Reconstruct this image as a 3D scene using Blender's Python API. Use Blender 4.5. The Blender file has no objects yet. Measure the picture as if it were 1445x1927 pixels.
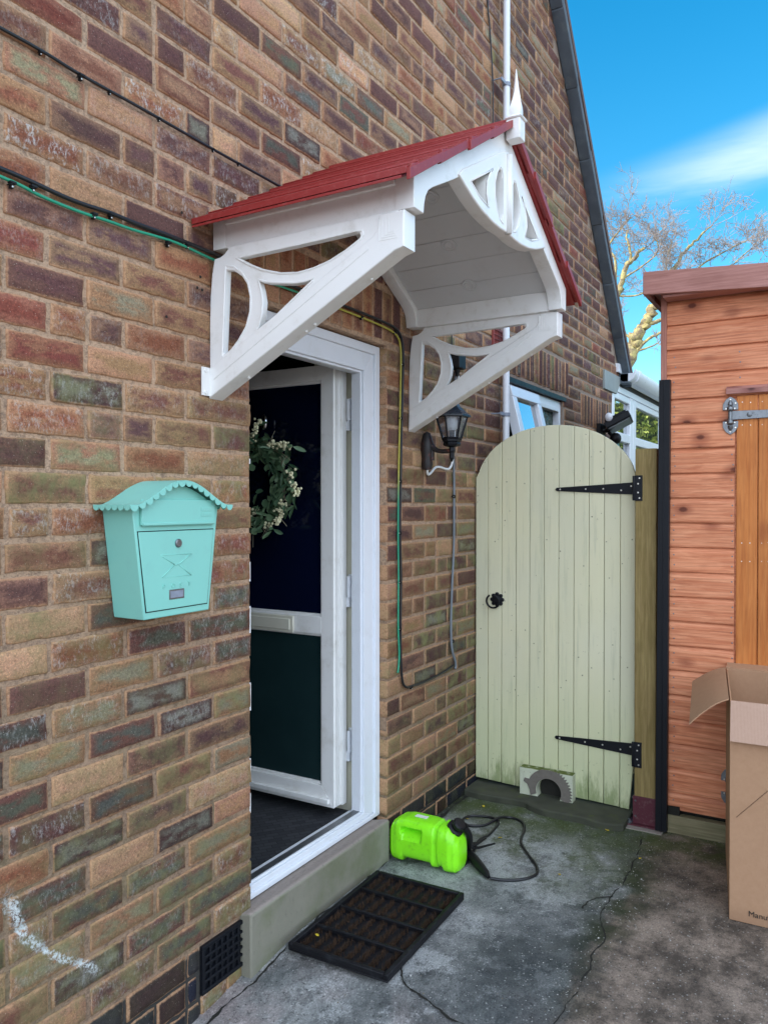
import bpy, bmesh, math, random
import numpy as np
from mathutils import Vector, Matrix, noise as mnoise
R = math.radians
random.seed(7)
S = bpy.context.scene
C = S.collection

# ------------------------------------------------------------------ camera
cam = bpy.data.objects.new("camera", bpy.data.cameras.new("camera"))
C.objects.link(cam); S.camera = cam
cam.data.sensor_fit = 'VERTICAL'; cam.data.sensor_height = 36.0
cam.data.lens = 36.0 * 1480.0 / 1927.0
cam.data.clip_start = .02; cam.data.clip_end = 600
cam.location = (0, -1.65, 1.465)
cam.rotation_euler = (R(90 - .6), 0, R(30.4 - 90))

# ------------------------------------------------------------------ sky, sun, exposure
SUN = Vector((-.62, .72, .50)).normalized()
EL = math.asin(SUN.z); ROT = math.atan2(SUN.x, SUN.y)
W = bpy.data.worlds.new("World"); S.world = W; W.use_nodes = True
nt = W.node_tree; nt.nodes.clear()
def wn(t, **k):
    n = nt.nodes.new(t)
    for a, b in k.items(): setattr(n, a, b)
    return n
sky = wn('ShaderNodeTexSky', sky_type='NISHITA'); sky.sun_disc = False
sky.sun_elevation = EL; sky.sun_rotation = ROT; sky.air_density = 1.0; sky.dust_density = .3; sky.ozone_density = 2.0
hsv = wn('ShaderNodeHueSaturation'); hsv.inputs['Hue'].default_value = .485; hsv.inputs['Saturation'].default_value = 1.45; hsv.inputs['Value'].default_value = 1.36
tc = wn('ShaderNodeTexCoord'); sep = wn('ShaderNodeSeparateXYZ')
nt.links.new(tc.outputs['Generated'], sep.inputs[0])
# thin streak of cirrus and an unseen bright cloud added behind the viewer as fill light
mp = wn('ShaderNodeMapping'); mp.inputs['Rotation'].default_value = (R(-8), R(6), 0); mp.inputs['Scale'].default_value = (1.2, 1.2, 9)
nz = wn('ShaderNodeTexNoise'); nz.inputs['Scale'].default_value = 1.7; nz.inputs['Detail'].default_value = 7; nz.inputs['Roughness'].default_value = .55
nt.links.new(tc.outputs['Generated'], mp.inputs[0]); nt.links.new(mp.outputs[0], nz.inputs[0])
def mth(op, a, b=None, c=None, clamp=False):
    n = wn('ShaderNodeMath', operation=op, use_clamp=clamp)
    for i, v in enumerate((a, b, c)):
        if v is None: continue
        if isinstance(v, (int, float)): n.inputs[i].default_value = v
        else: nt.links.new(v, n.inputs[i])
    return n.outputs[0]
def mrange(v, a, b, c=0, d=1):
    n = wn('ShaderNodeMapRange', interpolation_type='SMOOTHSTEP')
    nt.links.new(v, n.inputs[0])
    for i, x in enumerate((a, b, c, d)): n.inputs[i + 1].default_value = x
    return n.outputs[0]
# cirrus band: around elevation 20 degrees seen past the gable, tilting upwards to the south
band = mth('ADD', sep.outputs[2], mth('MULTIPLY', sep.outputs[1], .22))
bandm = mth('MULTIPLY', mrange(band, .345, .385), mrange(band, .435, .39))
cir = mth('MULTIPLY', mth('MULTIPLY', bandm, mrange(nz.outputs[0], .30, .62)), .95)
cir = mth('MULTIPLY', cir, mrange(sep.outputs[1], .34, .05))
# added cloud lobe behind the viewer, out of view, brightening the shaded wall
back = mth('ADD', mth('MULTIPLY', sep.outputs[0], -.75), mth('MULTIPLY', sep.outputs[1], -.65))
nz2 = wn('ShaderNodeTexNoise'); nz2.inputs['Scale'].default_value = 2.2; nz2.inputs['Detail'].default_value = 6
nt.links.new(tc.outputs['Generated'], nz2.inputs[0])
fill_cov = mth('MULTIPLY', mrange(back, -.05, .45), mrange(nz2.outputs[0], .30, .55))
fill_cov = mth('MULTIPLY', fill_cov, .95)
mix1 = wn('ShaderNodeMix', data_type='RGBA'); mix2 = wn('ShaderNodeMix', data_type='RGBA')
nt.links.new(sky.outputs[0], hsv.inputs['Color'])
nt.links.new(cir, mix1.inputs[0]); nt.links.new(hsv.outputs[0], mix1.inputs[6]); mix1.inputs[7].default_value = (4.0, 5.2, 5.6, 1)
nt.links.new(fill_cov, mix2.inputs[0]); nt.links.new(mix1.outputs[2], mix2.inputs[6]); mix2.inputs[7].default_value = (11.8, 13.4, 16.0, 1)
bg = wn('ShaderNodeBackground'); bg.inputs[1].default_value = .15
out = wn('ShaderNodeOutputWorld')
nt.links.new(mix2.outputs[2], bg.inputs[0]); nt.links.new(bg.outputs[0], out.inputs[0])
sl = bpy.data.lights.new("sun", 'SUN'); sl.energy = 4.0; sl.angle = R(.5); sl.color = (1, .93, .82)
so = bpy.data.objects.new("sun", sl); C.objects.link(so)
so.rotation_euler = SUN.to_track_quat('Z', 'Y').to_euler()
S.view_settings.view_transform = 'Standard'; S.view_settings.look = 'None'
S.view_settings.gamma = 1.0; S.view_settings.exposure = 0.50

# ------------------------------------------------------------------ material helpers
class NT:
    """tiny node graph builder"""
    def __init__(s, name):
        s.m = bpy.data.materials.new(name); s.m.use_nodes = True
        s.t = s.m.node_tree; s.t.nodes.clear()
        s.o = s.t.nodes.new('ShaderNodeOutputMaterial'); s.p = s.t.nodes.new('ShaderNodeBsdfPrincipled')
        s.t.links.new(s.p.outputs[0], s.o.inputs[0])
        s.tc = s.t.nodes.new('ShaderNodeTexCoord'); s.obj = s.tc.outputs['Object']
    def n(s, t, **k):
        x = s.t.nodes.new(t)
        for a, b in k.items(): setattr(x, a, b)
        return x
    def put(s, sock, v):
        if isinstance(v, bpy.types.NodeSocket): s.t.links.new(v, sock)
        else:
            if isinstance(v, (tuple, list)) and len(v) == 3 and sock.type == 'RGBA': v = (*v, 1)
            sock.default_value = v
    def math(s, op, a, b=0., clamp=False):
        x = s.n('ShaderNodeMath', operation=op, use_clamp=clamp); s.put(x.inputs[0], a); s.put(x.inputs[1], b); return x.outputs[0]
    def mul(s, a, b): return s.math('MULTIPLY', a, b)
    def add(s, a, b): return s.math('ADD', a, b)
    def rng(s, v, a, b, c=0., d=1.):
        x = s.n('ShaderNodeMapRange', interpolation_type='SMOOTHSTEP'); s.put(x.inputs[0], v)
        for i, q in enumerate((a, b, c, d)): s.put(x.inputs[i + 1], q)
        return x.outputs[0]
    def mix(s, f, a, b, mode='MIX'):
        x = s.n('ShaderNodeMix', data_type='RGBA', blend_type=mode); s.put(x.inputs[0], f); s.put(x.inputs[6], a); s.put(x.inputs[7], b); return x.outputs[2]
    def map(s, v, sc=(1, 1, 1), rot=(0, 0, 0), loc=(0, 0, 0)):
        x = s.n('ShaderNodeMapping'); s.put(x.inputs[0], v); x.inputs['Scale'].default_value = sc; x.inputs['Rotation'].default_value = rot; s.put(x.inputs['Location'], loc); return x.outputs[0]
    def noise(s, sc, det=4, rough=.55, v=None, dist=0):
        x = s.n('ShaderNodeTexNoise'); s.put(x.inputs[0], v or s.obj); x.inputs['Scale'].default_value = sc; x.inputs['Detail'].default_value = det
        x.inputs['Roughness'].default_value = rough; x.inputs['Distortion'].default_value = dist; return x.outputs[0]
    def vor(s, sc, v=None, feat='F1', rnd=1, out='Distance'):
        x = s.n('ShaderNodeTexVoronoi', feature=feat); s.put(x.inputs['Vector'], v or s.obj); x.inputs['Scale'].default_value = sc
        x.inputs['Randomness'].default_value = rnd; return x.outputs[out]
    def xyz(s, v=None):
        x = s.n('ShaderNodeSeparateXYZ'); s.put(x.inputs[0], v or s.obj); return x.outputs
    def attr(s, name, o='Color'):
        x = s.n('ShaderNodeAttribute', attribute_name=name); return x.outputs[o]
    def isl(s): return s.n('ShaderNodeNewGeometry').outputs['Random Per Island']
    def bump(s, h, st=.3, d=.002):
        x = s.n('ShaderNodeBump'); x.inputs['Strength'].default_value = st; x.inputs['Distance'].default_value = d; s.put(x.inputs['Height'], h)
        s.t.links.new(x.outputs[0], s.p.inputs['Normal']); return x
    def fin(s, c=None, r=None, metal=None, spec=None):
        if c is not None: s.put(s.p.inputs['Base Color'], c)
        if r is not None: s.put(s.p.inputs['Roughness'], r)
        if metal is not None: s.p.inputs['Metallic'].default_value = metal
        if spec is not None: s.p.inputs['Specular IOR Level'].default_value = spec
        return s.m
def simple(name, c, r=.5, var=.12, sc=12, bump=.15, bsc=180, metal=0, dirt=None, spec=.5, bd=.0008):
    g = NT(name)
    n = g.noise(sc, 5)
    col = g.mix(n, tuple(x * (1 - var) for x in c), tuple(min(1, x * (1 + var)) for x in c))
    if dirt:
        dc, amt, ds = dirt
        col = g.mix(g.mul(g.rng(g.noise(ds, 7, .7), .5, .75), amt), col, dc)
    if bump: g.bump(g.noise(bsc, 3), bump, bd)
    return g.fin(col, g.rng(g.noise(sc * 2, 3), 0, 1, r * .85, min(1, r * 1.15)), metal, spec)

# ------------------------------------------------------------------ mesh helpers
class MB:
    def __init__(s): s.v = []; s.f = []; s.mi = []; s.cur = 0
    def add(s, vs, fs):
        o = len(s.v); s.v += [tuple(v) for v in vs]; s.f += [tuple(i + o for i in f) for f in fs]; s.mi += [s.cur] * len(fs); return s
    def box(s, x0, x1, y0, y1, z0, z1, M=None):
        vs = [Vector((x, y, z)) for x in (x0, x1) for y in (y0, y1) for z in (z0, z1)]
        if M is not None: vs = [M @ v for v in vs]
        return s.add(vs, [(0, 1, 3, 2), (4, 6, 7, 5), (0, 4, 5, 1), (2, 3, 7, 6), (0, 2, 6, 4), (1, 5, 7, 3)])
    def prism(s, pts, axis, a, b):
        """polygon of 2D points (remaining axes in order) swept along axis from a to b"""
        def mk(p, t):
            q = list(p); q.insert(axis, t); return q
        n = len(pts)
        vs = [mk(p, a) for p in pts] + [mk(p, b) for p in pts]
        return s.add(vs, [tuple(range(n)), tuple(range(2 * n - 1, n - 1, -1))] + [(i, i + n, (i + 1) % n + n, (i + 1) % n) for i in range(n)])
    def tube(s, pts, r, n=8, cap=True):
        pts = [Vector(p) for p in pts]; rs = r if isinstance(r, (list, tuple)) else [r] * len(pts)
        up = None; vs = []
        for i, p in enumerate(pts):
            d = (pts[min(i + 1, len(pts) - 1)] - pts[max(i - 1, 0)])
            if d.length < 1e-9: d = Vector((0, 0, 1))
            d.normalize()
            if up is None: up = d.orthogonal().normalized()
            up = (up - d * up.dot(d))
            if up.length < 1e-6: up = d.orthogonal()
            up.normalize(); w = d.cross(up)
            for k in range(n):
                a = 2 * math.pi * k / n; vs.append(p + (up * math.cos(a) + w * math.sin(a)) * rs[i])
        fs = [(i * n + k, i * n + (k + 1) % n, (i + 1) * n + (k + 1) % n, (i + 1) * n + k) for i in range(len(pts) - 1) for k in range(n)]
        if cap: fs += [tuple(range(n - 1, -1, -1)), tuple((len(pts) - 1) * n + k for k in range(n))]
        return s.add(vs, fs)
    def lathe(s, prof, c, axis=(0, 0, 1), n=16, rot=0):
        """prof: (radius, distance along axis)"""
        a = Vector(axis).normalized(); q = Vector((0, 0, 1)).rotation_difference(a); c = Vector(c)
        vs = []
        for r_, h in prof:
            for k in range(n):
                t = 2 * math.pi * k / n + rot; vs.append(c + q @ Vector((r_ * math.cos(t), r_ * math.sin(t), h)))
        fs = [(i * n + k, i * n + (k + 1) % n, (i + 1) * n + (k + 1) % n, (i + 1) * n + k) for i in range(len(prof) - 1) for k in range(n)]
        fs += [tuple(range(n - 1, -1, -1)), tuple((len(prof) - 1) * n + k for k in range(n))]
        return s.add(vs, fs)
    def sph(s, c, r, seg=8, rings=6, sc=(1, 1, 1)):
        c = Vector(c); vs = [c + Vector((0, 0, r * sc[2]))]
        for i in range(1, rings):
            ph = math.pi * i / rings
            for k in range(seg):
                t = 2 * math.pi * k / seg
                vs.append(c + Vector((r * sc[0] * math.sin(ph) * math.cos(t), r * sc[1] * math.sin(ph) * math.sin(t), r * sc[2] * math.cos(ph))))
        vs.append(c - Vector((0, 0, r * sc[2])))
        fs = [(0, 1 + k, 1 + (k + 1) % seg) for k in range(seg)]
        for i in range(rings - 2):
            for k in range(seg):
                a = 1 + i * seg; fs.append((a + k, a + seg + k, a + seg + (k + 1) % seg, a + (k + 1) % seg))
        L = len(vs) - 1; a = 1 + (rings - 2) * seg
        fs += [(L, a + (k + 1) % seg, a + k) for k in range(seg)]
        return s.add(vs, fs)
    def build(s, name, mats, parent=None, smooth=False, bevel=0, seg=2, fix=True):
        me = bpy.data.meshes.new(name); me.from_pydata(s.v, [], s.f)
        if not isinstance(mats, (list, tuple)): mats = [mats]
        for m in mats: me.materials.append(m)
        if len(mats) > 1: me.polygons.foreach_set('material_index', s.mi)
        if fix:
            bm = bmesh.new(); bm.from_mesh(me); bmesh.ops.recalc_face_normals(bm, faces=bm.faces); bm.to_mesh(me); bm.free()
        return link(name, me, parent, smooth, bevel, seg)
def pieces(mb, name, mats, parent=None, **k):
    """every loose piece of the builder becomes an object of its own"""
    par = list(range(len(mb.v)))
    def find(i):
        while par[i] != i: par[i] = par[par[i]]; i = par[i]
        return i
    for f in mb.f:
        for q_ in f[1:]: par[find(q_)] = find(f[0])
    grp = {}
    for i, f in enumerate(mb.f): grp.setdefault(find(f[0]), []).append(i)
    out_ = []
    for g_ in grp.values():
        m = MB(); idx = sorted({v for i in g_ for v in mb.f[i]}); mp_ = {v: n for n, v in enumerate(idx)}
        m.v = [mb.v[v] for v in idx]; m.f = [tuple(mp_[v] for v in mb.f[i]) for i in g_]; m.mi = [mb.mi[i] for i in g_]
        out_.append(m.build(name, mats, parent, **k))
    return out_
def link(name, me, parent=None, smooth=False, bevel=0, seg=2):
    o = bpy.data.objects.new(name, me); C.objects.link(o)
    if smooth == 'auto':
        for p in me.polygons: p.use_smooth = True
        me.set_sharp_from_angle(angle=R(35))
    elif smooth:
        for p in me.polygons: p.use_smooth = True
    if parent is not None:
        o.parent = parent; o.matrix_parent_inverse = Matrix.Translation(-parent.location)
    if bevel:
        b = o.modifiers.new('b', 'BEVEL'); b.width = bevel; b.segments = seg; b.limit_method = 'ANGLE'; b.angle_limit = R(35); b.harden_normals = False
        for p in me.polygons: p.use_smooth = True
        me.set_sharp_from_angle(angle=R(45))
    return o
def tag(o, label, cat, group=None):
    o['label'] = label; o['category'] = cat
    if group: o['group'] = group
    return o
def thing(name, label, cat, loc=(0, 0, 0), group=None):
    o = bpy.data.objects.new(name, None); C.objects.link(o); o.location = loc; o.empty_display_size = .1
    return tag(o, label, cat, group)
def struct(o, kind='structure'): o['kind'] = kind; return o
def fill(name, polys, half, bev, plane, at, mat, parent=None, res=3):
    """filled flat outline(s) with holes, given thickness and rounded edges. plane 'yz' (a=Y,b=Z) or 'xz' (a=X,b=Z); `at` = centre position on the third axis"""
    cu = bpy.data.curves.new(name, 'CURVE'); cu.dimensions = '2D'; cu.fill_mode = 'BOTH'
    cu.extrude = max(half - bev, 0); cu.bevel_depth = bev; cu.bevel_resolution = res
    if bev: cu.offset = -bev
    for pl in polys:
        sp = cu.splines.new('POLY'); sp.points.add(len(pl) - 1); sp.use_cyclic_u = True
        for i, (a, b) in enumerate(pl): sp.points[i].co = (a, b, 0, 1)
    to = bpy.data.objects.new('tmp', cu); C.objects.link(to)
    dg = bpy.context.evaluated_depsgraph_get(); me = bpy.data.meshes.new_from_object(to.evaluated_get(dg))
    bpy.data.objects.remove(to); bpy.data.curves.remove(cu)
    if plane == 'yz': M = Matrix(((0, 0, 1, at), (1, 0, 0, 0), (0, 1, 0, 0), (0, 0, 0, 1)))
    else: M = Matrix(((1, 0, 0, 0), (0, 0, -1, at), (0, 1, 0, 0), (0, 0, 0, 1)))
    me.transform(M); me.name = name; me.materials.clear(); me.materials.append(mat)
    for p in me.polygons: p.material_index = 0
    return link(name, me, parent, 'auto')
def smoothpts(P, k=4, closed=False):
    """Catmull-Rom through points"""
    P = [Vector(p) for p in P]; n = len(P); o = []
    rngi = range(n if closed else n - 1)
    for i in rngi:
        if closed: a, b, c, d = P[i - 1], P[i], P[(i + 1) % n], P[(i + 2) % n]
        else: a, b, c, d = P[max(i - 1, 0)], P[i], P[i + 1], P[min(i + 2, n - 1)]
        for j in range(k):
            t = j / k
            o.append(.5 * ((2 * b) + (c - a) * t + (2 * a - 5 * b + 4 * c - d) * t * t + (3 * b - a - 3 * c + d) * t ** 3))
    if not closed: o.append(P[-1])
    return o
def text_mesh(txt, size, depth):
    cu = bpy.data.curves.new('t', 'FONT'); cu.body = txt; cu.size = size; cu.extrude = depth; cu.align_x = 'LEFT'
    to = bpy.data.objects.new('tmp', cu); C.objects.link(to)
    dg = bpy.context.evaluated_depsgraph_get(); me = bpy.data.meshes.new_from_object(to.evaluated_get(dg))
    bpy.data.objects.remove(to); return me

# ------------------------------------------------------------------ materials

def smear(g, c):
    """dried filler wiped across the brickwork low on the left"""
    X = g.xyz(); cr = g.n('ShaderNodeValToRGB'); g.put(cr.inputs[0], X[2]); el = cr.color_ramp.elements
    P = [(.26, 1.365), (.30, 1.32), (.335, 1.275), (.36, 1.24), (.395, 1.205), (.435, 1.165), (.48, 1.14), (.54, 1.12), (.60, 1.108)]
    while len(el) < len(P): el.new(.5)
    for e, (z, x) in zip(el, P): e.position = z; v = x - 1; e.color = (v, v, v, 1)
    d = g.math('ABSOLUTE', g.math('SUBTRACT', g.math('SUBTRACT', X[0], 1.0), cr.outputs[0]))
    d = g.add(d, g.mul(g.math('SUBTRACT', g.noise(38, 7, .8), .5), .085))
    m = g.mul(g.rng(d, .020, .006), g.mul(g.rng(X[2], .60, .52), g.rng(X[2], .245, .29)))
    m = g.mul(m, g.rng(g.noise(95, 5, .85), .44, .54))
    return g.mix(m, c, (.60, .64, .62))
def brick_mat(name, rough=.85):
    g = NT(name)
    col = g.attr('col'); col2 = g.attr('col2'); par = g.attr('par')
    uv = g.n('ShaderNodeUVMap', uv_map='uv').outputs[0]
    ps = g.n('ShaderNodeSeparateColor'); g.put(ps.inputs[0], par)
    algae, effl, sh = ps.outputs[0], ps.outputs[1], ps.outputs[2]
    wob = g.noise(22, 5, .65)
    U = g.xyz(uv)
    e = g.math('MINIMUM', g.math('MINIMUM', U[0], g.math('SUBTRACT', U[2], U[0])), U[1]) if False else None
    # uv.x = distance to nearest vertical edge, uv.y = distance to nearest bed edge (metres)
    d = g.math('MINIMUM', g.mul(U[0], .8), U[1])
    d = g.add(d, g.mul(g.math('SUBTRACT', wob, .5), .046))
    ring = g.rng(d, .002, .027)
    c = g.mix(ring, col2, col)
    c = g.mix(g.rng(g.noise(13, 5, .65, g.map(g.obj, (.6, 1, 1.6))), .48, .62), c, col2)
    # firing streaks, fine grain
    gr = g.noise(260, 3, .7)
    c = g.mix(g.mul(g.rng(gr, .45, .7), .55), c, g.mix(1, c, (2.1, 1.95, 1.8), 'MULTIPLY'))
    c = g.mix(g.mul(g.rng(g.noise(75, 6, .8), .55, .72), .5), c, g.mix(1, c, (1.7, 1.45, 1.25), 'MULTIPLY'))
    c = g.mix(g.mul(g.rng(g.noise(16, 5, .7, g.map(g.obj, (1, 1, 2.2))), .5, .7), .45), c, g.mix(1, c, (.55, .5, .52), 'MULTIPLY'))
    # mortar smeared over the arrises
    c = g.mix(g.mul(g.rng(g.add(g.math('MINIMUM', U[0], U[1]), g.mul(g.noise(70, 5, .7), .012)), .0125, .0055), .75), c, (.46, .29, .19))
    c = g.mix(1, c, (1.22, 1.09, .91), 'MULTIPLY')
    c = g.mix(g.mul(g.rng(g.noise(120, 4, .7), .52, .35), .55), c, g.mix(1, c, (.45, .42, .42), 'MULTIPLY'))
    # white salts
    st = g.noise(150, 4, .8, g.map(g.obj, (1, 1, .42), (0, R(30), 0)))
    fm = g.mul(g.rng(st, .47, .60), g.mul(effl, g.rng(g.noise(30, 4), .42, .60)))
    c = g.mix(g.math('MULTIPLY', fm, .95, True), c, (.62, .62, .58))
    # little pale grains
    sp = g.rng(g.vor(110), .13, .05)
    c = g.mix(g.mul(sp, .6), c, (.66, .58, .47))
    # algae
    al = g.mul(g.rng(g.noise(14, 5, .65), .35, .7), algae)
    c = g.mix(g.math('MULTIPLY', al, .9, True), c, g.mix(g.noise(60, 3), (.13, .135, .05), (.25, .245, .105)))
    c = smear(g, c)
    g.bump(g.add(g.mul(g.noise(330, 4, .75), .55), g.mul(g.noise(60, 4, .6), .9)), .9, .004)
    return g.fin(c, rough, spec=.25)
M_brick = brick_mat('brick_clay')
M_blue = brick_mat('blue_brick', .5)
g = NT('mortar'); X = g.xyz()
c = g.mix(g.noise(7, 6, .7), (.44, .28, .175), (.74, .51, .345))
c = g.mix(g.mul(g.rng(g.noise(90, 4, .7), .55, .35), .5), c, (.16, .11, .08))
c = g.mix(g.rng(X[2], 1.7, .5), c, g.mix(1, c, (.66, .66, .66), 'MULTIPLY'))  # shade towards the wall foot, painted into the mortar colour
c = g.mix(g.mul(g.rng(X[2], 1.5, .1), g.mul(g.rng(g.noise(4, 5, .6), .42, .7), .75)), c, (.16, .155, .07))
c = g.mix(g.mul(g.rng(g.noise(26, 6, .8), .5, .62), .45), c, (.17, .12, .09))
c = g.mix(g.mul(g.rng(X[0], 2.8, 4.2), .75), c, g.mix(g.noise(8, 5), (.22, .18, .155), (.34, .28, .24)))
c = g.mix(g.rng(g.add(X[2], g.mul(g.noise(5), .03)), .155, .145), c, (.06, .056, .05)); c = smear(g, c)
g.bump(g.add(g.noise(180, 4, .7), g.mul(g.noise(35, 4), 1.3)), 1.0, .007)
M_mortar = g.fin(c, .92, spec=.2)

M_white = simple('white_pvc', (.84, .83, .80), .35, .03, 3, .04, 60, dirt=((.52, .48, .40), .42, 11))
M_white2 = simple('white_pvc_frame', (.76, .79, .83), .3, .02, 3, .03, 60, dirt=((.55, .55, .52), .25, 14))
M_soffit = simple('soffit_pvc', (.66, .655, .64), .5, .03, 4, .03, 60, dirt=((.45, .43, .4), .25, 10))
M_eaveshade = simple('eaves_shade', (.03, .03, .032), .6)
M_cream = simple('cream_plaster', (.62, .60, .47), .7, .05, 5, .1, 80)
M_red = simple('red_tile_plastic', (.27, .022, .020), .45, .14, 30, .35, 300, dirt=((.42, .13, .11), .4, 60))
M_dark = simple('hall_dark', (.012, .013, .016), .8)
g = NT('door_glass'); g.put(g.p.inputs['IOR'], 1.45)
M_doorglass = g.fin(g.mix(g.noise(2.2, 2), (.0015, .002, .004), (.003, .007, .034)), .12)
g = NT('obscured_door_glass'); M_doorglass2 = g.fin(g.mix(g.noise(5, 3), (.008, .022, .024), (.015, .036, .037)), .2); g.bump(g.noise(90, 3), .25, .002)
g = NT('hall_tile'); X = g.xyz(); v = g.map(g.obj, (7, 7, 1), (0, 0, R(38)))
b = g.n('ShaderNodeTexBrick'); g.put(b.inputs[0], v); b.inputs['Color1'].default_value = (.016, .018, .022, 1); b.inputs['Color2'].default_value = (.035, .037, .042, 1); b.inputs['Mortar'].default_value = (.003, .003, .003, 1); b.inputs['Scale'].default_value = 1.4; b.inputs['Mortar Size'].default_value = .012
M_halltile = g.fin(b.outputs[0], .8)
M_black = simple('black_paint', (.006, .007, .010), .45, .2, 10, .1, spec=.25)
M_blackplastic = simple('black_plastic', (.008, .008, .009), .5, .15, 10, .1, spec=.3)
M_rubber = simple('rubber', (.006, .006, .008), .55, .3, 20, .3, 90, dirt=((.035, .04, .045), .5, 30), spec=.25)
M_chrome = simple('chrome', (.7, .7, .7), .18, .05, 5, 0, metal=1)
M_steel = simple('galvanised', (.20, .21, .22), .38, .35, 40, .3, 90, metal=.8, dirt=((.06, .065, .07), .6, 60))
M_mint = simple('mint_enamel', (.235, .59, .50), .38, .05, 6, .12, 260, dirt=((.2, .46, .42), .3, 20))
M_grey = simple('pewter', (.24, .27, .33), .45, .3, 60, .3, 200)
M_limes = simple('lime_plastic', (.27, .88, .016), .34, .08, 5, .12, 90, dirt=((.12, .45, .02), .5, 34))
M_label = simple('paper_label', (.75, .8, .72), .6)
M_maroon = simple('maroon_paint', (.085, .012, .022), .5, .25, 20, .2, 80, dirt=((.3, .25, .22), .3, 50))
M_brass = simple('bright_screw', (.8, .76, .68), .3, .1, 5, 0, metal=.6)
M_slate = simple('verge_cement', (.085, .105, .125), .75, .35, 14, .4, 60, dirt=((.2, .23, .2), .4, 12))
M_stone = simple('kneeler_stone', (.27, .30, .29), .85, .18, 14, .5, 90, dirt=((.12, .14, .11), .4, 10))
M_rooft = simple('roof_tile', (.12, .07, .055), .85, .3, 10, .4, 60)
M_flexw = simple('white_flex', (.72, .72, .70), .45)
M_flexg = simple('grey_flex', (.17, .19, .21), .45)
M_flexb = simple('black_flex', (.012, .012, .014), .4)
M_terra = simple('terracotta', (.26, .05, .04), .6)
M_bulb = simple('bulb_white', (.75, .76, .74), .3)
M_berry = simple('berries', (.85, .80, .52), .45, .12, 60, .05)
M_twig = simple('twig', (.30, .27, .18), .7)
def glass(name, tint=(.9, .95, 1), rough=.02, fac=.55, dark=(.02, .03, .035), refl=.0):
    g = NT(name)
    tr = g.n('ShaderNodeBsdfTransparent'); tr.inputs[0].default_value = (*tint, 1)
    gl = g.n('ShaderNodeBsdfGlossy'); gl.inputs['Roughness'].default_value = rough; gl.inputs[0].default_value = (.95, .97, 1, 1)
    fr = g.n('ShaderNodeFresnel'); fr.inputs[0].default_value = 1.75
    dd = g.n('ShaderNodeBsdfDiffuse'); dd.inputs[0].default_value = (*dark, 1)
    a = g.n('ShaderNodeMixShader'); g.put(a.inputs[0], fac); g.t.links.new(tr.outputs[0], a.inputs[1]); g.t.links.new(dd.outputs[0], a.inputs[2])
    b = g.n('ShaderNodeMixShader'); g.put(b.inputs[0], g.math('ADD', g.mul(fr.outputs[0], .8), refl, True)); g.t.links.new(a.outputs[0], b.inputs[1]); g.t.links.new(gl.outputs[0], b.inputs[2])
    g.t.links.new(b.outputs[0], g.o.inputs[0])
    nb = g.n('ShaderNodeBump'); nb.inputs['Strength'].default_value = .12; nb.inputs['Distance'].default_value = .01; g.put(nb.inputs['Height'], g.noise(3, 2)); g.t.links.new(nb.outputs[0], gl.inputs['Normal'])
    return g.m
M_glass = glass('window_glass', fac=.8, refl=.4)
M_glassl = glass('lantern_glass', fac=.12, dark=(.5, .55, .6))
g = NT('obscure_glass'); g.bump(g.vor(45), .8, .01); M_frost = g.fin(g.mix(g.noise(30), (.02, .05, .03), (.10, .16, .11)), .12, spec=1)

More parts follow.
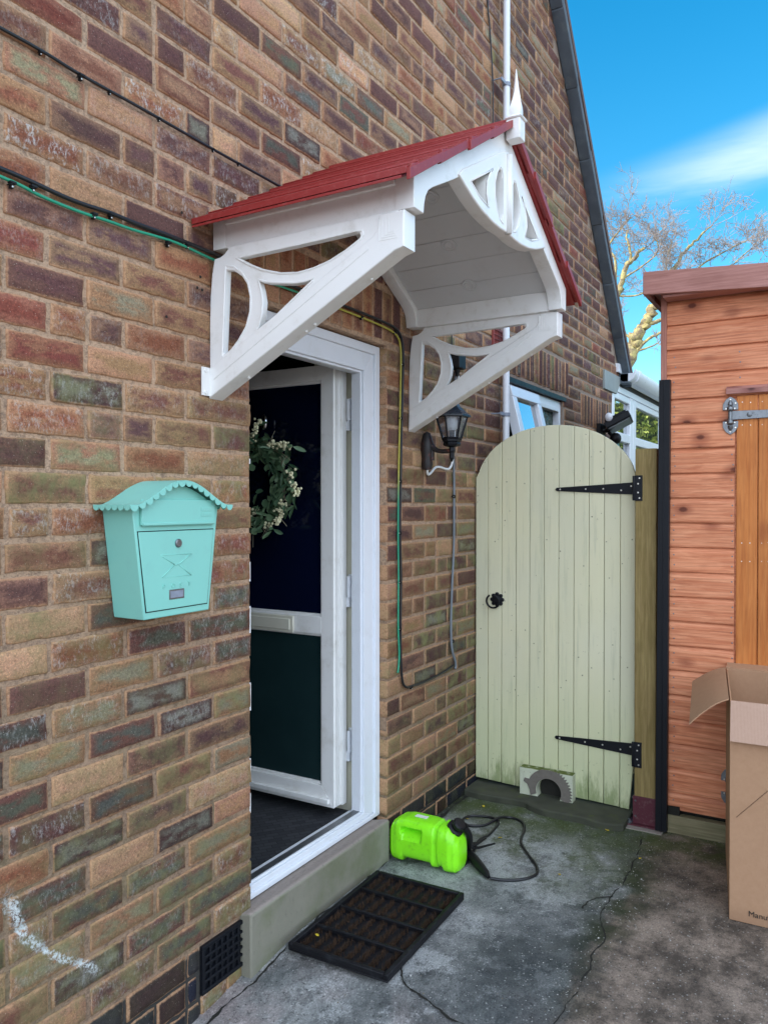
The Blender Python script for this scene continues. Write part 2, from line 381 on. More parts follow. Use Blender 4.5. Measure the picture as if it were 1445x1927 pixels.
def wood(name, a, b, dark, axis, knot=True, rough=.6, algae=None, ringsc=1.):
    """axis: grain direction. boards are separate islands"""
    g = NT(name); ri = g.isl()
    cs = g.n('ShaderNodeCombineXYZ'); g.put(cs.inputs[0], g.mul(ri, 13.7)); g.put(cs.inputs[1], g.mul(ri, 7.3)); g.put(cs.inputs[2], g.mul(ri, 31.))
    va = g.n('ShaderNodeVectorMath', operation='ADD'); g.put(va.inputs[0], g.obj); g.put(va.inputs[1], cs.outputs[0]); v = va.outputs[0]
    sc = [1, 1, 1]; sc[axis] = .09
    kv = [1, 1, 1]; kv[axis] = .62
    kx = g.n('ShaderNodeTexVoronoi'); g.put(kx.inputs[0], g.map(v, [q * 9 * ringsc for q in kv])); kx.inputs['Scale'].default_value = 1; kcol = kx.outputs[1]; kd = g.add(kx.outputs[0], g.rng(g.xyz(kcol)[0], .74, .78, .0, 1.))
    grain = g.noise(55, 5, .65, g.map(v, sc), dist=.6)
    w = g.n('ShaderNodeTexWave', wave_type='RINGS' if False else 'BANDS', bands_direction='Z' if axis != 2 else 'Y'); 
    wv = g.map(v, [q * 22 * ringsc for q in sc]); g.put(w.inputs[0], wv); w.inputs['Scale'].default_value = 1.0; w.inputs['Distortion'].default_value = 5; w.inputs['Detail'].default_value = 3; w.inputs['Detail Scale'].default_value = 1.4
    c = g.mix(g.rng(grain, .3, .7), a, b)
    c = g.mix(g.mul(g.rng(w.outputs[0], .5, 1.), .16), c, dark)
    c = g.mix(g.mul(g.rng(g.noise(120, 4, .6, g.map(v, [q * (1 if q == 1 else .5) for q in sc])), .5, .72), .38), c, dark)
    c = g.mix(g.mul(g.math('SUBTRACT', ri, .5), .5), c, g.mix(1, c, (1.35, 1.3, 1.25), 'MULTIPLY'))
    c = g.mix(g.mul(g.rng(g.noise(5, 3), .4, .7), .3), c, g.mix(1, c, (.7, .62, .55), 'MULTIPLY'))
    if knot:
        kk = g.add(kd, g.mul(g.noise(40), .05))
        c = g.mix(g.mul(g.rng(kk, .36, .12), .6), c, dark)
        c = g.mix(g.mul(g.rng(kk, .155, .09), .85), c, tuple(q * .4 for q in dark))
    if algae:
        Z = g.xyz()[2]
        c = g.mix(g.mul(g.rng(g.add(Z, g.mul(g.noise(16), .25)), algae[1], algae[0]), .75), c, (.10, .12, .04))
    g.bump(g.add(grain, g.mul(w.outputs[0], .3)), .35, .0015)
    return g.fin(c, rough, spec=.35)
M_shed = wood('shed_board', (.58, .19, .085), (.80, .345, .18), (.24, .048, .02), 1)
M_sheddoor = wood('shed_door_board', (.50, .155, .032), (.60, .22, .055), (.27, .065, .015), 2, ringsc=.7)
M_shedtrim = wood('shed_fascia_board', (.36, .16, .125), (.45, .215, .175), (.17, .05, .04), 1)
M_shedtrimz = wood('shed_corner_board', (.38, .16, .115), (.47, .21, .16), (.2, .06, .045), 2, knot=False)
M_post = wood('post_timber', (.20, .145, .045), (.30, .22, .085), (.115, .075, .022), 2, algae=None)
M_bearer = wood('bearer_timber', (.17, .155, .08), (.26, .225, .13), (.085, .07, .035), 1)
# cream painted boards: knocks, hairline cracks and algae creeping up the feet
g = NT('cream_gate_paint'); X = g.xyz(); ri = g.isl()
c = g.mix(g.noise(3, 5, .6), (.68, .64, .42), (.76, .72, .49))
c = g.mix(g.mul(g.rng(g.noise(1.6, 3), .4, .65), .35), c, (.64, .63, .49))
c = g.mix(g.mul(g.math('SUBTRACT', ri, .3), .5), c, (.52, .53, .40))
chip = g.mul(g.rng(g.noise(34, 6, .85), .635, .665), g.rng(g.noise(7, 3), .42, .58))
c = g.mix(g.mul(chip, .75), c, (.15, .14, .08))
pt = g.mul(g.rng(g.vor(22, rnd=1), .10, .06), g.rng(g.noise(11), .45, .55))
c = g.mix(g.mul(pt, .8), c, (.12, .12, .07))
c = g.mix(g.mul(g.rng(g.noise(40, 5, .7, g.map(g.obj, (1, 1, .06))), .50, .70), .35), c, (.40, .41, .27))
low = g.rng(g.add(X[2], g.mul(g.noise(20, 5, .8, g.map(g.obj, (1, 1, .18))), .55)), .44, .30)
c = g.mix(g.mul(low, .9), c, g.mix(g.noise(50), (.03, .035, .012), (.16, .19, .05)))
c = g.mix(g.mul(g.rng(X[2], .8, .1), .4), c, (.52, .62, .30))
g.bump(g.add(g.noise(60, 4, .6, g.map(g.obj, (1, 1, .08))), g.mul(chip, -1.5)), .3, .0015)
M_gate = g.fin(c, .55, spec=.35)
# mossy cream for the block
g = NT('mossy_cream_block'); X = g.xyz(); N = g.n('ShaderNodeNewGeometry').outputs['Normal']; nz_ = g.xyz(N)[2]
c = g.mix(g.noise(14, 5), (.52, .55, .40), (.62, .64, .48))
c = g.mix(g.mul(g.rng(nz_, .4, .9), g.rng(g.noise(40, 5, .7), .28, .5)), c, (.10, .13, .02))
c = g.mix(g.rng(g.noise(60, 5, .8), .62, .7), c, (.2, .19, .1))
g.bump(g.noise(70, 5, .7), .6, .004); M_block = g.fin(c, .8)
M_raww = simple('weathered_grey_wood', (.17, .15, .125), .9, .3, 60, .7, 120, dirt=((.08, .07, .05), .6, 30))
# cardboard
g = NT('cardboard'); X = g.xyz(); w = g.n('ShaderNodeTexWave', bands_direction='Y'); g.put(w.inputs[0], g.obj); w.inputs['Scale'].default_value = 90
c = g.mix(g.noise(60, 6, .7), (.37, .205, .115), (.47, .285, .17))
c = g.mix(g.mul(g.rng(g.noise(4, 5, .6), .5, .75), .3), c, (.30, .17, .09))
c = g.mix(g.mul(g.rng(X[2], .07, 0), .35), c, (.22, .12, .07))
g.bump(g.add(g.mul(w.outputs[0], .5), g.noise(30, 3)), .18, .001); M_card = g.fin(c, .8, spec=.2)
g = NT('cardboard_inner'); w = g.n('ShaderNodeTexWave', bands_direction='Y'); g.put(w.inputs[0], g.obj); w.inputs['Scale'].default_value = 70
M_cardin = g.fin(g.mix(g.mul(w.outputs[0], .5), g.mix(g.noise(90, 6, .8), (.42, .25, .17), (.56, .37, .27)), (.58, .40, .31)), .85, spec=.2)
g.bump(w.outputs[0], .3, .001)
M_ink = simple('box_ink', (.02, .018, .015), .8)
# ground
g = NT('concrete_ground'); X = g.xyz()
big = g.noise(2.2, 12, .74); mid = g.noise(9, 10, .78); fine = g.noise(160, 4, .75)
c = g.mix(g.rng(big, .38, .66), (.075, .082, .080), (.33, .335, .32))
c = g.mix(g.mul(g.rng(mid, .50, .62), .6), c, (.05, .054, .056))
c = g.mix(g.mul(g.rng(g.noise(5, 8, .75), .52, .60), .6), c, (.40, .41, .40))
# east slab is browner; joint runs along X near Y=-0.92
jx = g.add(X[1], g.add(g.mul(g.math('SUBTRACT', g.noise(2.5, 4, .6), .5), .30), g.mul(g.math('SUBTRACT', g.noise(12, 4, .6), .5), .08)))
east = g.rng(jx, -.90, -.97)
brown = g.mix(g.rng(g.noise(7, 7, .75), .36, .66), (.07, .055, .043), (.29, .225, .175))
c = g.mix(east, c, brown)
# green algae patches: by the gate and down the joint
jd = g.math('ABSOLUTE', g.add(jx, .93))
al = g.mul(g.rng(jd, .16, .0), g.rng(X[0], 1.9, 2.6))
c = g.mix(g.mul(al, g.rng(g.noise(6, 5, .6), .3, .6)), c, (.028, .034, .014))
al2 = g.mul(g.mul(g.rng(X[0], 2.7, 3.1), g.rng(g.noise(3.1, 9, .72, g.map(g.obj, loc=(2, 1, 0))), .38, .55)), g.rng(X[1], -1.05, -.75))
c = g.mix(g.mul(al2, .8), c, g.mix(g.noise(40), (.05, .07, .028), (.12, .14, .07)))
al3 = g.mul(g.rng(X[0], 3.3, 3.55), g.rng(g.noise(9, 5), .35, .6))
c = g.mix(g.mul(al3, .75), c, (.06, .085, .018))
dv_ = g.n('ShaderNodeVectorMath', operation='DISTANCE'); g.put(dv_.inputs[0], g.map(g.obj, (.55, 1, 1))); dv_.inputs[1].default_value = (2.36 * .55, -.78, 0)
dm = g.rng(g.add(dv_.outputs[1], g.mul(g.math('SUBTRACT', g.noise(5, 9, .75), .5), .42)), .30, .10)
c = g.mix(g.mul(dm, .62), c, (.035, .042, .044))
# pinkish wash near the step, lichen and grit specks
c = g.mix(g.mul(g.mul(g.rng(X[0], 3.45, 3.2), g.mul(g.rng(X[0], 2.5, 2.95), g.rng(X[1], -.85, -.6))), g.mul(g.rng(g.noise(6, 9, .78, g.map(g.obj, loc=(5, 1, 0))), .44, .56), .7)), c, (.40, .42, .40))
c = g.mix(g.mul(g.mul(g.rng(X[0], 2.3, 1.6), g.rng(g.noise(4, 5), .42, .6)), .5), c, (.42, .32, .30))
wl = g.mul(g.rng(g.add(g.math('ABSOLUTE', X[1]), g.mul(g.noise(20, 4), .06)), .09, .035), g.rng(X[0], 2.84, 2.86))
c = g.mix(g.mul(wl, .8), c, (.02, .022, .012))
c = g.mix(g.mul(g.rng(g.vor(26), .06, .03), .85), c, (.66, .66, .60))
c = g.mix(g.mul(g.rng(g.vor(55), .20, .08), .5), c, (.50, .49, .46))
c = g.mix(g.mul(g.rng(g.vor(38, g.map(g.obj, loc=(3, 3, 0))), .14, .07), .7), c, (.02, .02, .018))
c = g.mix(g.mul(g.rng(fine, .5, .66), .55), c, g.mix(1, c, (1.9, 1.9, 1.9), 'MULTIPLY'))
c = g.mix(g.mul(g.rng(g.noise(60, 5, .8), .44, .34), .75), c, (.03, .03, .028))
c = g.mix(g.mul(g.rng(fine, .48, .3), .6), c, g.mix(1, c, (.4, .4, .4), 'MULTIPLY'))
g.bump(g.add(g.mul(fine, .6), g.add(g.mul(g.noise(30, 6, .7), 1.2), g.mul(mid, 1.5))), .8, .005)
M_ground = g.fin(c, g.rng(mid, .3, .7, .6, .9), spec=.3)
g = NT('step_concrete'); X = g.xyz(); N = g.xyz(g.n('ShaderNodeNewGeometry').outputs['Normal'])[2]
c = g.mix(g.noise(6, 6, .7), (.17, .165, .125), (.29, .27, .21))
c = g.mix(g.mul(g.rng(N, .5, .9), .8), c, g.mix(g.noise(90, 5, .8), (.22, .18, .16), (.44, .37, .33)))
c = g.mix(g.mul(g.rng(g.noise(50, 5, .8, g.map(g.obj, (1, 1, .5), (0, R(40), 0))), .55, .7), .45), c, (.10, .10, .07))
c = g.mix(g.mul(g.mul(g.rng(g.noise(5, 4), .45, .65), g.rng(N, .6, .3)), .55), c, (.13, .15, .07))
g.bump(g.add(g.noise(200, 4, .8), g.mul(g.noise(40, 5), 1.)), .6, .003); M_step = g.fin(c, .85, spec=.25)
M_mossled = simple('mossy_ledge', (.055, .058, .038), .9, .6, 18, .8, 50, dirt=((.075, .10, .015), .8, 14))
M_soil = simple('grime', (.015, .014, .01), .95, .5, 30, .6, 60)
M_bristle = simple('coir_bristle', (.055, .026, .010), .95, .5, 60, 1.0, 220, dirt=((.012, .014, .006), .7, 18), bd=.006)
g = NT('yellow_leaf'); M_yleaf = g.fin(g.mix(g.noise(200), (.55, .38, .01), (.7, .55, .04)), .6)
g = NT('leaf_green'); ri = g.isl(); M_leaf = g.fin(g.mix(ri, (.04, .10, .05), (.17, .27, .14)), .5)
g = NT('hedge_leaf'); ri = g.isl(); M_hedge = g.fin(g.mix(ri, (.09, .15, .02), (.50, .56, .12)), .6)
g = NT('bark'); M_bark = g.fin(g.mix(g.rng(g.noise(9, 6, .75), .4, .6), (.20, .15, .10), (.50, .42, .17)), .9); g.bump(g.noise(20, 5), .8, .02)
M_bark2 = simple('twig_bark', (.36, .30, .27), .9, .3, 3, 0)
M_teal = simple('teal_casing', (.05, .2, .22), .4)
def wire2(name):   # green and yellow earth wire: the two colours twist round it
    g = NT(name); X = g.xyz()
    t = g.math('SINE', g.add(g.mul(g.add(X[0], g.mul(X[2], 1.)), 2.4), 2.2))
    return g.fin(g.mix(g.rng(t, .1, .5), (.02, .30, .17), (.42, .38, .05)), .4)
M_earth = wire2('earth_sleeve')

# ================================================================== GROUND
def gz(x, y):
    t = min(max((2.25 - x) / .65, 0), 1); return -.07 * t * t * (3 - 2 * t)
mb = MB()
xs_ = [-60, -20, -5, -1, 0, .8, 1.4] + [1.5 + .05 * i for i in range(18)] + [2.6, 3, 3.6, 5, 8, 20, 60]
ys_ = [-60, -20, -6, -3, -2, -1.5, -1, -.5, -.02, .31, 1, 3, 8, 20, 60]
vs = [(x, y, gz(x, y)) for x in xs_ for y in ys_]; ny = len(ys_)
mb.add(vs, [(i * ny + j, (i + 1) * ny + j, (i + 1) * ny + j + 1, i * ny + j + 1) for i in range(len(xs_) - 1) for j in range(ny - 1)])
ground = struct(mb.build('ground', M_ground, smooth=True))
# cracks: shallow dark grime lying in the joints, irregular ribbons
def ribbon(mb, pts, w, z=.002, seed=0):
    P = smoothpts([(p[0], p[1], 0) for p in pts], 14); rnd = random.Random(seed); vs = []
    for i, p in enumerate(P):
        d = (P[min(i + 1, len(P) - 1)] - P[max(i - 1, 0)]).normalized(); n = Vector((-d.y, d.x, 0))
        wv = mnoise.noise(Vector((p.x * 9, p.y * 9, seed))) * .022 + mnoise.noise(Vector((p.x * 40, p.y * 40, seed))) * .007; j = n * wv; a = w * max(.08, .55 + 1.1 * mnoise.noise(Vector((p.x * 14, p.y * 14, seed + 5))) + rnd.uniform(-.2, .3)) * (1 if 0 < i < len(P) - 1 else .1)
        for s_ in (-1, 1):
            q = p + j + n * a * s_; vs.append((q.x, q.y, gz(q.x, q.y) + z))
    mb.add(vs, [(2 * i, 2 * i + 1, 2 * i + 3, 2 * i + 2) for i in range(len(P) - 1)])
mb = MB()
ribbon(mb, [(2.20, -.40), (2.139, -.467), (2.10, -.50), (2.055, -.585), (2.04, -.67), (2.024, -.753), (1.9, -.85)], .0045, seed=2)
ribbon(mb, [(1.55, -.035), (1.72, -.045), (1.9, -.06), (2.1, -.056), (2.45, -.05), (2.8, -.047)], .005, seed=3)
ribbon(mb, [(2.84, -.02), (3.1, -.025), (3.4, -.02), (3.62, -.03)], .012, seed=4)
ribbon(mb, [(3.56, -.885), (3.36, -.905), (3.134, -.918), (2.95, -.905), (2.765, -.920), (2.6, -.95), (2.371, -.965), (2.25, -.95), (2.138, -.955), (1.95, -.98)], .0034, seed=6)
ribbon(mb, [(2.95, -.905), (2.9, -.86), (2.80, -.84)], .004, seed=7)
struct(mb.build('ground_cracks', M_soil))
# ledge under the gate
mb = MB(); e_ = [(3.60, 0), (3.585, -.12), (3.60, -.3), (3.575, -.36), (3.545, -.45), (3.55, -.6), (3.53, -.72), (3.56, -.80)]
P = smoothpts([(a, b, 0) for a, b in e_], 6)
mb.prism([(p.x, p.y) for p in P] + [(4.6, -.80), (4.6, 0)], 2, -.05, .032)
struct(mb.build('concrete_ledge', M_mossled, bevel=.008))

# ================================================================== BRICK HOUSE
house = thing('brick_house', 'brick house gable wall in mixed brown and purple bricks with a white front doorway', 'house', (3.3, 3, 0))
Z0, CH, PIT = .15, .082, .228
APX, APZ, EVX, EVZ = 3.36, 6.50, 6.76, 2.58
slope = (APZ - EVZ) / (EVX - APX)
def verge_z(x): return APZ - abs(x - APX) * slope
OPEN = [(1.967, 2.841, -.2, 2.125), (4.175, 5.21, 1.1, 2.185)]
SOLD = [(1.967, 2.955, 2.135, 2.352), (4.10, 5.30, 2.205, 2.435), (5.62, 6.40, 2.035, 2.27)]
pal = [  # (core, rim)
    ((.095, .052, .058), (.20, .125, .095)), ((.15, .070, .058), (.25, .155, .105)), ((.20, .082, .055), (.28, .165, .105)),
    ((.25, .165, .105), (.33, .21, .14)), ((.40, .25, .175), (.40, .26, .18)), ((.22, .215, .165), (.27, .16, .105)),
    ((.17, .055, .048), (.23, .11, .08)), ((.085, .095, .088), (.13, .065, .058)), ((.44, .17, .115), (.40, .18, .12)), ((.17, .18, .165), (.075, .042, .045)), ((.10, .05, .055), (.12, .065, .06))]
def brick_set(bricks, name, mat, parent, blue=False):
    V = []; F = []; c1 = []; c2 = []; pr = []; uvs = []
    rnd = random.Random(11 if not blue else 5)
    for (x0, x1, z0, z1, dep) in bricks:
        w, h = x1 - x0, z1 - z0
        if w < .02 or h < .02: continue
        near = x0 < 4.2
        nx = max(2, int(w / (.024 if near else .06))); nzz = 4 if near else 2
        if h > w: nx = 2; nzz = 6 if near else 3
        o = len(V); yo = rnd.uniform(-.0022, .0022); ty = rnd.uniform(-.006, .006); tz = rnd.uniform(-.01, .01)
        rr = .0035
        jit = [rnd.uniform(-.0024, .0024) for _ in range(4)]
        def P(u, v, y, inset):
            x = x0 + inset + (w - 2 * inset) * u; z = z0 + inset + (h - 2 * inset) * v
            if u in (0, 1) or v in (0, 1):
                q = mnoise.noise_vector(Vector((x * 38, z * 38, y * 9 + .3))) * .0042
                x += q.x + jit[0] * (1 if u < .5 else -1); z += q.z + jit[1] * (1 if v < .5 else -1)
            return (x, y, z)
        seq = [(i / nx, 0) for i in range(nx)] + [(1, j / nzz) for j in range(nzz)] + [(1 - i / nx, 1) for i in range(nx)] + [(0, 1 - j / nzz) for j in range(nzz)]
        n = len(seq)
        for j in range(nzz + 1):
            for i in range(nx + 1):
                x, y, z = P(i / nx, j / nzz, 0, rr)
                y = yo + ty * (i / nx - .5) * 2 * w + tz * (j / nzz - .5) * h + mnoise.noise(Vector((x * 30, 7, z * 30))) * .0012
                if i in (0, nx) or j in (0, nzz): y += .0012
                V.append((x, y, z)); uvs.append((min(x - x0, x1 - x) if w > .06 else .05, min(z - z0, z1 - z)))
        for j in range(nzz):
            for i in range(nx):
                a = o + j * (nx + 1) + i; F.append((a, a + 1, a + nx + 2, a + nx + 1))
        def gi(u, v): return o + round(v * nzz) * (nx + 1) + round(u * nx)
        ra = len(V)
        for (u, v) in seq:
            p = P(u, v, yo + .0045, 0); V.append(p); uvs.append((0, 0))
        rb = len(V)
        for (u, v) in seq:
            p = P(u, v, dep, 0); V.append(p); uvs.append((0, 0))
        for k in range(n):
            k2 = (k + 1) % n
            F.append((gi(*seq[k2]), gi(*seq[k]), ra + k, ra + k2)); F.append((ra + k2, ra + k, rb + k, rb + k2))
        cnt = len(V) - o
        cx, cz = (x0 + x1) / 2, (z0 + z1) / 2
        k = rnd.uniform(.84, 1.16) * (1 - .27 * min(max((1.6 - cz) / 1.0, 0), 1))  # random tone; lower bricks also carry painted shade
        if blue:
            b = rnd.choice([(.022, .026, .040), (.03, .032, .042), (.045, .03, .036), (.018, .024, .05), (.055, .035, .035)])
            A, B = b, tuple(q * .8 for q in b); al = .12 * rnd.random() + (.25 if cx > 2.8 else 0) * rnd.random(); ef = 0
        else:
            wts = [6, 5, 2, 1.4, 2.0, 1.4, .8, .6, .12, 1.0, 4]
            if cz < 1.15 and cx < 2: wts = [2, 3.0, 1.4, 1.8, 2.2, 4.2, .2, 5.0, .1, 4.4, 1.2]
            elif cz < 2.1 and cx < 2: wts = [4, 6, 4.5, 2.6, 1.0, 1.2, .8, .4, .15, .3, 2]
            elif 2.1 < cz < 2.45 and cx < 3.2: wts = [4, 5, 5, .6, .1, 0, 1, 0, 0, 0, 4]
            elif cx > 4.2: wts = [7, 4, .3, .6, .1, 1.2, .6, 1.6, .05, .6, 6]
            A, B = rnd.choices(pal, wts)[0]
            if rnd.random() < .08: A, B = B, A
            al = 0; ef = 0
            if cz < 1.75 and cx < 2: al = max(0, rnd.gauss(.38, .34)) * (1.0 if cz > 1.1 else .8)
            if cz < .45 and cx < 2: al = rnd.uniform(.35, 1.0)
            if cx > 2.8 and cz < 2.3: al = rnd.uniform(.0, .6) + max(0, (cx - 3.0)) * 1.2 * rnd.random() + (.25 * rnd.random() if cz < 1 else 0)
            if cx > 3.8: al = rnd.uniform(0, .25)
            if cz > 2.3: al = .3 * rnd.random() if rnd.random() < .3 else 0; ef = rnd.choice([0, 0, 0, .15, .35, .7]) * (1 if cx < 3 else .45)
            elif cz > 1.9: ef = rnd.choice([0, 0, .1, .2])
            elif cx < 2: ef = rnd.choice([0, 0, 0, .2, .35])
            if cz > 2.3 and rnd.random() < .03: al = 1.2
            al = min(al, 1)
        k2_ = rnd.uniform(.9, 1.1)
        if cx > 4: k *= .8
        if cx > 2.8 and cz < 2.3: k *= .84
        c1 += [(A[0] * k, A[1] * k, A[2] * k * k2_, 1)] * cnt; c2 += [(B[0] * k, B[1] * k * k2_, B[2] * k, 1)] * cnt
        pr += [(al, ef, rnd.random(), 1)] * cnt
    me = bpy.data.meshes.new(name); me.from_pydata(V, [], F); me.materials.append(mat)
    for nm, d in (('col', c1), ('col2', c2), ('par', pr)):
        a = me.color_attributes.new(nm, 'FLOAT_COLOR', 'POINT'); a.data.foreach_set('color', np.array(d, dtype=np.float32).ravel())
    uvl = me.uv_layers.new(name='uv'); li = np.empty(len(me.loops), dtype=np.int32); me.loops.foreach_get('vertex_index', li)
    uvl.data.foreach_set('uv', np.array(uvs, dtype=np.float32)[li].ravel())
    return link(name, me, parent, True)
def clip(x0, x1, z0, z1, rects):
    """clip an interval of a course against openings"""
    segs = [(x0, x1)]
    for (a, b, c, d) in rects:
        if z1 <= c + .01 or z0 >= d - .01: continue
        ns = []
        for s0, s1 in segs:
            if s1 <= a or s0 >= b: ns.append((s0, s1)); continue
            if s0 < a: ns.append((s0, a))
            if s1 > b: ns.append((b, s1))
        segs = ns
    return segs
G = .0064
bricks = []; blues = []
for n in range(-3, 78):
    z0 = Z0 + n * CH + G; z1 = Z0 + (n + 1) * CH - G
    off = 1.792 if n % 2 == 0 else 1.683
    rnd = random.Random(100 + n)
    js = [off + PIT * k for k in range(-9, 25)]
    # now and then a stretcher is made of two headers
    ext = []
    for j in js:
        ext.append(j + rnd.uniform(-.004, .004))
        if rnd.random() < .11: ext.append(j + PIT / 2 + rnd.uniform(-.004, .004))
    if z1 < 2.15:   # quoins at the doorway: bonds start afresh to the right of it
        lim = 1.967 - (.115 if n % 2 else .17)
        ext = [e for e in ext if e < 1.967 - .08] + [1.967, 2.841]
        x = 2.841 + (.115 if n % 2 else .228)
        while x < 6.5: ext.append(x + rnd.uniform(-.003, .003)); x += .228 if rnd.random() > .12 else .114
        ext.append(6.5)
    ext = sorted(ext)
    xr = 6.5 if z1 < 2.40 else (6.70 if z1 < 2.5 else 6.76)
    for a, b in zip(ext, ext[1:]):
        if b - a > .30: pass
        a_, b_ = max(a, -.05), min(b, xr)
        if b_ - a_ < .03: continue
        if z0 > min(verge_z(a_), verge_z(b_)) + .03 and z0 > 2.5: continue
        for s0, s1 in clip(a_, b_, z0, z1, OPEN + SOLD + [(6.215, 6.8, 2.37, 2.53)]):
            if s1 - s0 < .03 or (s0 >= 1.966 and s1 <= 2.842 and z1 < 2.15): continue
            g0 = 0 if abs(s0 - 2.841) < .001 else G; g1 = 0 if abs(s1 - 1.967) < .001 else G
            dep = .05 if (abs(s0 - 2.841) < .001 or abs(s1 - 1.967) < .001) else .014
            if n < 0 and s0 > 1.72 and s1 < 2.0: continue
            if n < 0 and 1.734 > s0 > 1.5 and s1 > 1.72: s1 = 1.728
            if z0 < -.1 : continue
            (blues if n < 0 else bricks).append((s0 + g0, s1 - g1, z0, z1, dep))
for (a, b, c, d) in SOLD:   # bricks on end
    x = a; rnd = random.Random(int(a * 10))
    while x < b - .05:
        bricks.append((x + G * .9, x + .0765 - G * .9, c + G, d - G, .014)); x += .0765
# strip of brown brick showing below the air brick
for x in (1.735, 1.85): bricks.append((x + .004, x + .11, -.066, -.008, .014))
brick_set(bricks, 'brick_wall', M_brick, house)
brick_set([b for b in blues if b[0] < 2.4], 'plinth', M_blue, house, True); brick_set([b for b in blues if b[0] > 2.4], 'plinth', M_blue, house, True)
mb = MB()
my = .0062
def q(x0, x1, z0, z1): mb.add([(x0, my, z0), (x1, my, z0), (x1, my, z1), (x0, my, z1)], [(0, 1, 2, 3)])
q(-.06, 1.9655, -.25, 2.125); q(2.8425, 4.175, -.25, 2.125); q(4.175, 5.21, -.25, 1.1); q(5.21, 6.5, -.25, 2.125)
q(-.06, 4.175, 2.125, 2.185); q(5.21, 6.5, 2.125, 2.185)
pl = [(-.06, 2.185), (6.5, 2.185), (6.5, 2.375), (6.61, 2.385), (6.75, 2.52), (6.75, verge_z(6.75)), (APX, APZ), (-.06, verge_z(-.06))]
mb.add([(x, my, z) for x, z in pl], [tuple(range(len(pl)))])
for x in (1.9655, 2.8425): mb.add([(x, my, -.2), (x, .12, -.2), (x, .12, 2.125), (x, my, 2.125)], [(0, 1, 2, 3)])
mb.add([(1.9655, my, 2.125), (2.8425, my, 2.125), (2.8425, .12, 2.125), (1.9655, .12, 2.125)], [(0, 1, 2, 3)])
for x in (4.175, 5.21): mb.add([(x, my, 1.1), (x, .12, 1.1), (x, .12, 2.185), (x, my, 2.185)], [(0, 1, 2, 3)])
mb.add([(4.175, my, 1.1), (5.21, my, 1.1), (5.21, .12, 1.1), (4.175, .12, 1.1)], [(0, 1, 2, 3)])
# rest of the shell: corner return, ends
mb.add([(6.5, my, -.25), (6.5, 6, -.25), (6.5, 6, 2.5), (6.5, my, 2.5)], [(0, 1, 2, 3)])
mb.add([(-.06, my, -.25), (-.06, 6, -.25), (-.06, 6, 2.5), (-.06, my, 2.5)], [(0, 1, 2, 3)])
mb.add([(-.06, 6, -.25), (6.5, 6, -.25), (6.5, 6, 2.6), (APX, 6, APZ), (-.06, 6, 2.6)], [(0, 1, 2, 3, 4)])
mb.build('mortar_bed', M_mortar, house, fix=False)
# roof slopes and verge
mb = MB()
for sx in (1, -1):
    e = (APX + sx * 3.50, APZ - 3.50 * slope)
    mb.prism([(APX, APZ + .03), e and (e[0], e[1] + .03), (e[0], e[1] + .09), (APX, APZ + .09)], 1, -.085, 6.1)
mb.build('roof', M_rooft, house)
mb = MB()
for sx in (1, -1):
    n_ = 11
    for i in range(n_):
        a, b = i / n_ + (.0006 if i else 0), (i + 1) / n_
        xa, xb = APX + sx * 3.47 * a, APX + sx * 3.47 * b; t_ = .004 * (i % 2)
        za, zb = APZ - 3.47 * a * slope, APZ - 3.47 * b * slope
        mb.prism([(xa, za - .045 - t_), (xb, zb - .045 - t_), (xb, zb + .028), (xa, za + .028)], 1, -.078 - t_, .005)
mb.box(6.70, 6.80, -.083, .0, 2.47, 2.56)
mb.build('verge', M_slate, house, bevel=.006)
mb = MB(); mb.prism([(6.222, 2.523), (6.222, 2.372), (6.60, 2.374), (6.755, 2.52), (6.755, 2.528)], 1, -.012, .3)
mb.build('kneeler_stone', M_stone, house, bevel=.006)
# step, sill
mb = MB(); mb.prism([(-.04, -.08), (-.04, .163), (-.028, .168), (.034, .152), (.12, .15), (.12, -.08)], 0, 1.917, 2.79)
mb.build('doorstep', M_step, house, bevel=.006)
# air brick
mb = MB(); ax0, ax1, az0, az1 = 1.736, 1.964, -.004, .142
mb.box(ax0, ax1, .004, .02, az0, az1)
mb.box(ax0, ax1, -.006, .004, az1 - .012, az1); mb.box(ax0, ax1, -.006, .004, az0, az0 + .012); mb.box(ax0, ax0 + .012, -.006, .004, az0 + .012, az1 - .012); mb.box(ax1 - .012, ax1, -.006, .004, az0 + .012, az1 - .012)
for i in range(1, 8):
    x = ax0 + .012 + (ax1 - ax0 - .024) * i / 8; mb.box(x - .004, x + .004, -.004, .004, az0 + .012, az1 - .012)
for i in range(1, 5):
    z = az0 + .012 + (az1 - az0 - .024) * i / 5; mb.box(ax0 + .012, ax1 - .012, -.0055, .0025, z - .004, z + .004)
mb.build('air_brick', M_black, house, bevel=.0012)
# fixing holes and paint spill on the wall
mb = MB()
for (x, z) in ((1.735, 2.135), (1.722, 2.10), (1.742, 2.098), (1.60, 1.99), (1.66, 2.30)): mb.lathe([(.0042, 0), (.0042, .001)], (x, -.0045, z), (0, -1, 0), 10)
pieces(mb, 'screw_hole', M_soil, house)

mb = MB(); rnd = random.Random(17); z = .22
while z < 2.05:
    h = rnd.uniform(.015, .09)
    if rnd.random() < .55: mb.box(1.9668, 1.9715 + rnd.uniform(0, .002), .006, .03, z, z + h)
    z += h + rnd.uniform(.01, .09)
pieces(mb, 'sealant', simple('white_sealant', (.75, .76, .76), .7), house)
